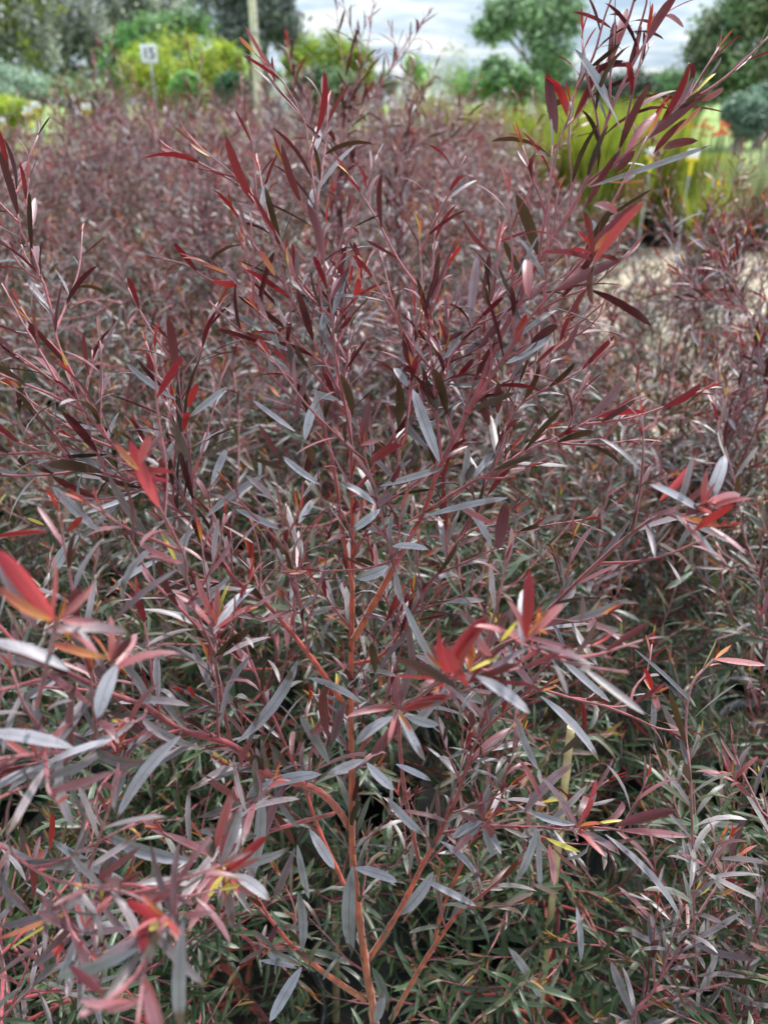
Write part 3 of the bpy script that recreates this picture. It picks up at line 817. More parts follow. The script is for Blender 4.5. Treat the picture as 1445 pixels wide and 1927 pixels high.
# bed markers: white head on a yellow stake
def marker(px, py, Y, hw, label, tilt=0):
    c = at(px, py, Y); wd = (at(px + hw, py, Y) - c)[0] * 2
    root = empty('bed_marker', (c[0], Y, 0)); tag(root, label, 'marker', 'bed markers with white heads')
    root.rotation_euler = (0, tilt, 0)
    part('stake', box_me('stake', (wd * .28, .012, wd * 1.1), M_YEL), root, (0, 0, c[2] - wd * 1.0), bev=.003)
    part('rod', tube_me('rod', wd * .1, wd * .1, c[2] - wd * 1.0, M_STEEL, 10), root, (0, .012, 0))
    part('bracket', box_me('bracket', (wd * 1.02, .03, wd * .22), M_YEL), root, (0, 0, c[2] - wd * .32), bev=.006)
    part('head', box_me('head', (wd * .95, .02, wd * .6), M_TAGW), root, (0, -.008, c[2] + wd * .1), bev=.008)
marker(1303, 292, 7.4, 11.5, 'yellow-staked white marker in front of the rushes, the clearer one')
marker(1226, 288, 7.8, 11, 'pale yellow-white marker on the rushes, left of the clearer marker')
for px, py, lab in ((68, 200, 'white marker head on the lawn left, upper of the pair'), (55, 209, 'yellow-edged white marker on the lawn left, lower of the pair'), (163, 203, 'lone white marker head right of the pair on the lawn'), (2, 230, 'white marker with yellow rim at the left frame edge')):
    marker(px, py, 9.5, 9, lab)

# ------------------------------------------------------------------ rushes in pots on the right
def rush_mesh(seed, h=1.36, n=700, cols=((.18, .25, .025), (.27, .32, .03), (.12, .18, .02), (.35, .35, .04)), w=.0045):
    r = np.random.RandomState(seed)
    B = np.stack([r.normal(0, .05, n), r.normal(0, .05, n), np.full(n, .24)], 1)
    out_ = norm(np.stack([r.normal(0, 1, n), r.normal(0, 1, n), np.zeros(n)], 1))
    D = norm(out_ * r.uniform(.02, .34, (n, 1)) + np.array((0, 0, 1)))
    L = (h - .24) * r.uniform(.55, 1.05, n)
    c = np.array(cols)[r.randint(len(cols), size=n)] * r.uniform(.8, 1.2, (n, 1))
    z = np.zeros(n)
    A = dict(B=B, D=D, N=norm(-out_ + .1 * D), L=L, W=z + w * 2, curl=r.uniform(-.1, .35, n), fold=z, twist=z, tA=c * .7, tB=c, uA=c * .7, uB=c)
    V, Fq, ct, cu, uv = leaf_arrays(A['B'], A['D'], A['N'], A['L'], A['W'], A['curl'], A['fold'], A['twist'], A['tA'], A['tB'], A['uA'], A['uB'], T4, np.array([.8, 1, .9, .3]), 2)
    return mesh_np('blades', V, [Fq], M_TREELEAF, {'top': ct, 'under': cu}, uv)
BIGPOT, BIGSOIL = pot_meshes(.15, .27)
RM = [rush_mesh(s) for s in (1, 2, 3)]
GR = 'potted yellow-green rushes in rows across the gravel'
k = 0
for row, Yr in enumerate((8.6, 9.05, 9.5, 9.95, 10.5)):
    x0, x1 = at(800, 188, Yr)[0], at(1330, 188, Yr)[0]
    nn = int((x1 - x0) / .36)
    for i in range(nn):
        x = x0 + (i + .5 * (row % 2)) * .36 + rnd.uniform(-.04, .04)
        if row == 0 and x < 1.9: continue
        root = empty('rush_plant', (x, Yr + rnd.uniform(-.05, .05), 0)); root.rotation_euler = (0, 0, rnd.uniform(0, 6.28))
        s = rnd.uniform(.86, 1.12) * (1.06 if row > 2 else 1)
        root.scale = (s, s, s)
        tag(root, ('upright yellow-green rush in a black pot, front row beside the gravel', 'upright yellow-green rush in the massed rows behind the front row')[row > 1], 'rush', GR)
        o = link(bpy.data.objects.new('pot', BIGPOT), root); link(bpy.data.objects.new('soil', BIGSOIL), o)
        tag(link(bpy.data.objects.new('blades', RM[k % 3]), root), kind='stuff'); k += 1
# finer pale-green potted grasses in black pots at the right edge, by the gravel
PM = [rush_mesh(s, h=.95, n=300, cols=((.22, .26, .12), (.30, .31, .17), (.15, .20, .09)), w=.003) for s in (8, 9)]
for i, (px, Yr) in enumerate([(1385, 8.9), (1432, 8.7), (1480, 8.8), (1350, 9.3), (1410, 9.4), (1460, 9.3)]):
    q = at(px, 188, Yr)
    root = empty('grass_plant', (q[0], Yr, 0)); tag(root, 'fine pale green tufted grass in a black pot at the right edge', 'grass plant', 'pale grasses in black pots at the right')
    o = link(bpy.data.objects.new('pot', BIGPOT), root); link(bpy.data.objects.new('soil', BIGSOIL), o)
    tag(link(bpy.data.objects.new('blades', PM[i % 2]), root), kind='stuff')
# orange-flowered plants
def flower_plant(px, py, Y, m, label, name='flowering_plant', group='orange-flowered plants behind the rushes', n=5, s=.035):
    c = at(px, py, Y)
    root = empty(name, (c[0], Y, 0)); tag(root, label, 'flower', group)
    r = np.random.RandomState(int(px))
    o = link(bpy.data.objects.new('pot', BIGPOT), root); link(bpy.data.objects.new('soil', BIGSOIL), o)
    tag(link(bpy.data.objects.new('blades', RM[0]), root), kind='stuff').scale = (.8, .8, .7)
    for i in range(n):
        tp = np.array((r.normal(0, .06), r.normal(0, .06), c[2] + r.normal(0, .03)))
        tb = Tubes(); pp, _ = resample([(0, 0, .22), tp * (.6, .6, .6), tp], .1)
        tb.add(pp, [.004] * len(pp), [(.12, .15, .04)] * len(pp)); tb.obj('stalk', M_TRUNK, root)
        a = r.rand(9) * 6.28; el = r.uniform(-.2, 1.2, 9)
        D = np.stack([np.cos(a) * np.cos(el), np.sin(a) * np.cos(el), np.sin(el)], 1); z = np.zeros(9); cc = np.zeros((9, 3))
        V, Fq, _a, _b, uv = leaf_arrays(np.repeat(tp[None], 9, 0), D, D[:, [2, 0, 1]] + .1, z + s, z + s * .55, z + .5, z + .3, z, cc, cc, cc, cc, T5, W5, 3)
        part('flower_head', mesh_np('flower_head', V, [Fq], m), root)
for px, py in ((1296, 238), (1318, 232), (1343, 248), (1358, 238), (1370, 250), (1330, 255)):
    flower_plant(px, py, 9.4, M_ORFL, 'potted plant with blurred orange flower heads behind the rushes')
flower_plant(1348, 350, 6.6, M_YFL, 'low plant with one bright orange-yellow bloom above the red shrubs', 'yellow_flower_plant', None, 2, .045)

# ------------------------------------------------------------------ the shrub field
FIELD = 'burgundy-leaved nursery shrubs standing in rows'
def proto(seed, H, T, WP, cross, **k):
    tb, lv = grow(seed, H=H, **k)
    A = lv.arrays(np.random.RandomState(seed))
    root = empty('burgundy_shrub'); put_pot(root)
    tb.obj('stem', M_STEM, root)
    tag(link(bpy.data.objects.new('foliage', leaves_mesh('foliage', A, T, WP, cross)), root), kind='stuff')
    return root
def copy_tree(o, parent=None):
    c = o.copy(); link(c, parent)
    for ch in list(o.children): copy_tree(ch, c)
    return c
mid = [proto(100 + i, 1.04, T5, W5, 3, glo=.58, ghi=1.06, nprim=16, cap=(.72, 1.12)) for i in range(4)]
far = [proto(200 + i, 1.15, T4, W4, 2, glo=.5, ghi=1.08, nprim=18, leaf=.054, spacing=.0165, sides=4, cap=(.66, 1.24)) for i in range(5)]
rf = random.Random(4)
used = set()
def field_label(x, y):
    px = project((x, y, 1.1))[0]
    col = ('at the left below the gums', 'below the numbered sign', 'below the pale pole', 'below the second dome shrub', 'below the pale thin tree', 'below the leaning tree',
           'beside the gravel on the right')[int(np.searchsorted([150, 400, 560, 720, 900, 1130], px))]
    dist = ('close behind the tall one', 'slightly blurred', 'halfway back', 'blurred towards the back', 'at the far edge')[int(np.searchsorted([2.3, 3.4, 4.8, 6.4], y))]
    return 'burgundy shrub %s, %s' % (dist, col)
count = 0
Yr = 1.62; row = 0
while Yr < 7.9:
    half = .5 * Yr + .6
    xr = min(half, 1.35 if Yr < 2.1 else (1.10 if 3.0 < Yr < 6.2 else 1.15))
    x = -half + (.2 if row % 2 else 0)
    while x < xr:
        px, py, z = project((x, Yr, 1.1))
        pool = mid if Yr < 3.9 else far
        key = id(pool), rf.randrange(len(pool)); p = pool[key[1]]
        if key in used: root = copy_tree(p)
        else: root = p; used.add(key)
        # taller plants at the back left of centre
        hs = 1.02 + .14 * min(1, max(0, (Yr - 2.4) / 3)) 
        hs = 1.06 + .14 * min(1, max(0, (Yr - 2.4) / 3))
        if x > .04 * Yr and Yr > 3: hs -= .09
        if Yr > 3.2 and x < -.34 * Yr: hs -= .12
        hs *= rf.uniform(.86, 1.16)
        if pool is far: hs *= .97
        root.location = (x + rf.uniform(-.06, .06), Yr + rf.uniform(-.06, .06), 0)
        root.rotation_euler = (rf.uniform(-.05, .05), rf.uniform(-.05, .05), rf.uniform(0, 6.28))
        root.scale = (1.05 * rf.uniform(.95, 1.15), 1.05 * rf.uniform(.95, 1.15), hs)
        tag(root, field_label(root.location.x, root.location.y), 'shrub', FIELD)
        count += 1
        x += .42
    Yr += .40; row += 1
print('field shrubs', count)

# ------------------------------------------------------------------ the tall shrub in the middle, branch by branch
ORG = np.array((P(705, 1927, .80)[0], P(705, 1927, .80)[1], 0))
hero = empty('burgundy_shrub', tuple(ORG)); tag(hero, 'tall sharp shrub in the middle with orange-brown trunk and reaching sprays', 'shrub', FIELD)
put_pot(hero)
rh = np.random.RandomState(42)
HL = Leaves()
twigs = Tubes()
# (points px,py ; depth from..to ; width px from..to ; wood age from..to ; leaf start ; twigs per stem ; leaf length)
STEMS = [
 ('trunk', [(705,1927),(690,1830),(673,1700),(663,1600),(662,1480),(660,1300),(662,1190),(663,1080),(664,1000),(661,900)], .80, .655, 22, 8, .98, .62, .45, 7, .05, 0),
 ('branch', [(661,900),(660,833),(653,767),(632,725),(604,670),(573,608),(542,552),(528,500),(508,435),(489,400),(470,370),(440,330),(405,300),(368,272)], .655, .60, 7, 2.5, .45, 0, .15, 7, .05, 1),
 ('branch', [(664,1110),(655,1060),(642,988),(632,902),(618,836),(604,777),(608,711),(606,642),(601,538),(598,420),(590,350),(577,250),(565,210),(540,165),(515,135),(480,100)], .68, .60, 8, 2.5, .70, 0, .45, 8, .055, 1),
 ('branch', [(661,860),(660,826),(649,763),(641,722),(630,660),(625,597),(615,538),(608,483),(606,450)], .65, .60, 7, 3, .40, .1, .2, 4, .045, 1),
 ('branch', [(604,781),(577,746),(556,708),(508,639),(480,580),(449,538),(415,512),(388,495)], .64, .60, 5, 2, .40, 0, .1, 5, .045, 1),
 ('branch', [(666,1204),(708,1128),(742,1066),(777,1000),(800,956),(827,880),(885,769),(947,675),(992,604),(1041,550),(1077,510),(1112,470),(1150,425)], .70, .54, 13, 4, .78, .15, .62, 9, .055, 1),
 ('branch', [(880,778),(900,735),(916,693),(952,612),(979,568),(988,523),(1014,492),(1063,412),(1093,360),(1123,290),(1148,210),(1193,115),(1248,25),(1275,-20)], .62, .58, 11, 4, .45, .1, .50, 5, .055, 0),
 ('branch', [(1147,212),(1148,135),(1155,75),(1157,-5)], .585, .575, 5, 2, .25, 0, .5, 1, .05, 0),
 ('branch', [(1012,495),(1020,440),(1028,395),(1048,280),(1073,210),(1096,115),(1095,60)], .6, .59, 6, 2, .35, 0, .3, 3, .05, 0),
 ('branch', [(1106,352),(1173,295),(1223,250),(1273,205),(1330,145)], .58, .55, 6, 2, .35, 0, .25, 3, .05, 1),
 ('branch', [(667,925),(704,880),(748,810),(796,743),(831,699),(863,654),(901,600),(945,555),(985,520)], .66, .60, 9, 4, .5, .3, .2, 7, .045, 1),
 ('branch', [(831,868),(821,778),(813,692),(805,632),(797,570),(792,500),(788,430)], .63, .60, 6, 2, .38, 0, .25, 6, .045, 1),
 ('branch', [(762,830),(770,740),(777,695),(782,640),(790,590)], .63, .60, 5, 2, .35, 0, .1, 3, .04, 1),
 ('branch', [(802,963),(863,922),(926,887),(990,848),(1054,820),(1110,790),(1160,765)], .65, .60, 7, 2, .42, 0, .35, 5, .05, 1),
 ('branch', [(860,1020),(901,941),(946,842),(968,778),(1012,718),(1047,657),(1073,606),(1095,560)], .72, .66, 6, 2, .35, 0, .2, 7, .045, 1),
 ('branch', [(664,1250),(722,1230),(777,1152),(805,1100),(831,1071),(860,1020),(905,990),(960,960)], .73, .68, 8, 3, .68, .2, .3, 6, .05, 1),
 ('branch', [(778,1000),(745,1068),(739,1058),(720,976),(704,912),(691,874),(682,830)], .64, .58, 6, 2, .38, 0, .2, 4, .045, 1),
 ('branch', [(655,1345),(638,1311),(573,1221),(500,1135),(450,1097),(429,1073),(391,1011),(374,993),(339,962),(298,917),(246,904),(194,889),(152,873),(52,839),(-20,805)], .73, .58, 10, 4, .72, .12, .3, 15, .055, 1),
 ('branch', [(374,994),(365,960),(360,877),(353,821),(340,740),(334,680),(318,640)], .65, .62, 6, 2, .36, 0, .12, 5, .05, 1),
 ('branch', [(298,917),(250,870),(204,828),(138,749),(69,693),(-15,635)], .62, .56, 7, 3, .35, .15, .2, 6, .05, 1),
 ('branch', [(208,834),(187,794),(131,693),(108,640),(97,582),(75,512),(58,465),(41,435),(30,380),(15,313),(0,258),(-15,215)], .62, .64, 6, 2, .4, .0, .2, 8, .05, 1),
 ('branch', [(581,1228),(569,1166),(566,1135),(552,1069),(538,1017),(528,960)], .66, .62, 5, 2, .36, 0, .1, 5, .042, 1),
 ('branch', [(657,1555),(633,1520),(600,1489),(554,1471),(495,1454),(436,1402),(343,1374),(273,1329),(208,1305),(121,1263),(0,1215),(-40,1195)], .76, .40, 14, 9, .74, .22, .25, 12, .055, 1),
 ('branch', [(436,1402),(420,1330),(408,1260),(403,1229),(380,1177),(353,1094),(346,1045),(304,962),(262,890)], .63, .45, 8, 5, .38, .1, .12, 6, .045, 1),
 ('branch', [(343,1374),(225,1398),(149,1412),(69,1419),(-20,1431)], .56, .38, 7, 7, .35, .15, .1, 7, .05, 1),
 ('branch', [(415,1240),(405,1200),(400,1150)], .57, .52, 5, 3, .3, .1, .1, 1, .04, 1),
 ('branch', [(628,1531),(541,1554),(433,1591),(412,1612),(424,1640)], .75, .47, 8, 6, .6, .2, .3, 3, .05, 1),
 ('branch', [(440,1482),(430,1540),(415,1606),(424,1640)], .62, .46, 5, 6, .4, .1, .3, 1, .05, 1),
 ('branch', [(687,1882),(624,1840),(566,1795),(520,1745),(479,1682)], .79, .74, 11, 5, .9, .55, .5, 3, .05, 1),
 ('branch', [(690,1800),(671,1725),(641,1649),(608,1579),(583,1512),(566,1462),(545,1421),(530,1385),(500,1315),(466,1225),(452,1160)], .82, .78, 9, 4, .86, .3, .5, 5, .05, 1),
 ('branch', [(693,1807),(753,1711),(795,1628),(828,1566),(861,1495),(891,1405),(926,1360),(975,1320),(1030,1290)], .79, .66, 11, 4, .84, .25, .35, 9, .05, 1),
 ('branch', [(736,1919),(795,1815),(857,1724),(898,1690),(960,1640),(1010,1590)], .84, .74, 10, 4, .9, .4, .4, 4, .05, 1),
 ('branch', [(1015,1296),(1100,1320),(1170,1330),(1228,1306)], .665, .68, 5, 3, .35, .1, .3, 3, .045, 1),
 ('branch', [(812,1790),(836,1703),(890,1583),(930,1500),(960,1440)], .84, .80, 8, 4, .85, .4, .4, 4, .05, 1),
 ('branch', [(826,1568),(870,1562),(930,1555),(1013,1557),(1089,1555),(1164,1562),(1230,1570)], .76, .62, 7, 3, .55, .1, .3, 5, .05, 1),
 ('branch', [(790,1630),(760,1480),(753,1343),(790,1310),(839,1277),(884,1258),(940,1215),(990,1195),(1010,1180)], .77, .42, 8, 6, .6, .15, .55, 4, .045, 1),
 ('branch', [(884,1258),(960,1262),(1040,1235),(1110,1215)], .43, .46, 5, 4, .2, .05, .1, 2, .04, 1),
 ('branch', [(893,1400),(960,1230),(1060,1120),(1180,1010),(1260,960),(1320,950)], .72, .46, 8, 7, .5, .15, .35, 5, .05, 1),
 ('branch', [(208,1305),(214,1270),(209,1246)], .42, .40, 8, 7, .3, .1, .9, 0, .04, 1),
 ('branch', [(69,1330),(95,1230),(107,1170)], .40, .34, 9, 8, .3, .1, .9, 0, .04, 1),
 ('branch', [(-40,1560),(90,1650),(200,1670),(262,1690),(311,1727)], .5, .37, 6, 6, .35, .1, .05, 7, .045, 1),
 ('branch', [(311,1727),(300,1748),(270,1817),(215,1875),(152,1912)], .37, .33, 9, 12, .25, .05, .95, 0, .04, 1),
 ('branch', [(-40,1960),(60,1860),(120,1800),(160,1740),(190,1700)], .6, .48, 6, 4, .35, .1, .1, 7, .045, 1),
 ('branch', [(660,1440),(700,1380),(735,1290),(760,1200),(775,1120)], .74, .70, 6, 3, .5, .15, .2, 5, .045, 1),
 ('branch', [(664,1050),(690,1000),(730,940),(770,900)], .68, .64, 6, 3, .5, .1, .1, 4, .045, 1),
]
ATT = []
def twig_from(b, d0, sl, Lm, br):
    sp = [b + d0 * sl * q + np.array((0, 0, .22 * sl * q * q)) + rh.normal(0, .0015, 3) * (q > 0) for q in np.linspace(0, 1, 4)]
    spp, _ = resample(sp, .008); mm = len(spp)
    tb = Tubes(); tb.add(spp - ORG, np.linspace(.0012, .0006, mm), [stem_colour(.42 * (1 - j / mm)) for j in range(mm)], 6)
    tb.obj('twig', M_STEM, br)
    leafy(HL, spp, rh, start=.05, spacing=.0115, Lm=Lm * rh.uniform(.75, 1), g=hg, tip_len=.03, spread=(25, 55))
hg = lambda z: float(np.clip((z - .58) / .36 + rh.normal(0, .12), 0, 1))
for (nm, pts, d0, d1, w0, w1, a0, a1, ls, nt_, Lm, lf) in STEMS:
    n = len(pts)
    W3 = np.array([P(px, py, d0 + (d1 - d0) * i / (n - 1)) for i, (px, py) in enumerate(pts)])
    if nm == 'trunk':
        W3 = np.vstack([[ORG[0] + .004, ORG[1] + .012, .19], [ORG[0] + .002, ORG[1] + .004, .4], W3])
    path, Lt = resample(W3, .006)
    m = len(path)
    dd = np.linspace(d0, d1, m)
    rad = np.linspace(w0, w1, m) / 2 / F * dd * 1.0
    # nodes: slight swellings
    rad = rad * (1 + .24 * np.maximum(0, np.sin(np.arange(m) * .9 + rh.rand() * 6)) ** 8) * (1 + rh.normal(0, .035, m))
    tb = Tubes(); tb.add(path - ORG, rad, [np.array(stem_colour(a0 + (a1 - a0) * i / (m - 1))) * rh.uniform(.72, 1.22) for i in range(m)], 10 if w0 > 9 else 8, cap=False)
    br = tb.obj(nm, M_STEM, hero)
    if ls < .9:
        leafy(HL, path, rh, start=ls, spacing=.014, Lm=Lm, g=hg, dens=.9, tip_len=.06, spread=(22, 50))
    az = rh.rand() * 6.28
    nt_ = int(round(nt_ * 1.15))
    for k in range(nt_):
        f = max(ls * .7, .12) + (.92 - max(ls * .7, .12)) * (k + rh.rand() * .6) / nt_
        j = min(m - 2, int(f * m)); tt = norm(path[j + 1] - path[j])
        az += 2.5 + rh.normal(0, .3)
        ref = np.array((0, 0, 1.0)) if abs(tt[2]) < .9 else np.array((1.0, 0, 0))
        x = norm(np.cross(tt, ref)); y = np.cross(x, tt)
        o = math.cos(az) * x + math.sin(az) * y
        # stay out of the space right in front of the lens
        toc = norm(CP - path[j])
        if o @ toc > .3: o = norm(o - 1.2 * (o @ toc) * toc)
        twig_from(path[j], norm(tt * .8 + o * .65 + np.array((0, 0, .12))), rh.uniform(.035, .10), Lm, br)

# leaves that can be picked out one by one in the photograph
KIND = {
 'G': ((.33, .315, .35), (.32, .31, .345), (.10, .035, .035), (.10, .03, .03), 1),
 'g': ((.12, .14, .12), (.13, .15, .125), (.07, .12, .04), (.07, .12, .04), 1),
 'M': ((.17, .11, .13), (.155, .11, .13), (.17, .03, .045), (.15, .03, .04), 1),
 'P': ((.34, .085, .09), (.29, .15, .165), (.42, .05, .05), (.34, .04, .055), 1),
 'R': ((.24, .12, .14), (.2, .12, .14), (.17, .02, .028), (.115, .012, .02), -1),
 'r': ((.38, .10, .10), (.34, .12, .12), (.46, .028, .025), (.34, .010, .025), -1),
 'B': ((.15, .11, .12), (.15, .11, .12), (.075, .036, .016), (.06, .026, .012), -1),
 'O': ((.60, .27, .07), (.42, .07, .06), (.58, .22, .05), (.40, .03, .03), 1),
 'Y': ((.66, .50, .08), (.66, .60, .13), (.66, .46, .05), (.62, .48, .08), 1),
}
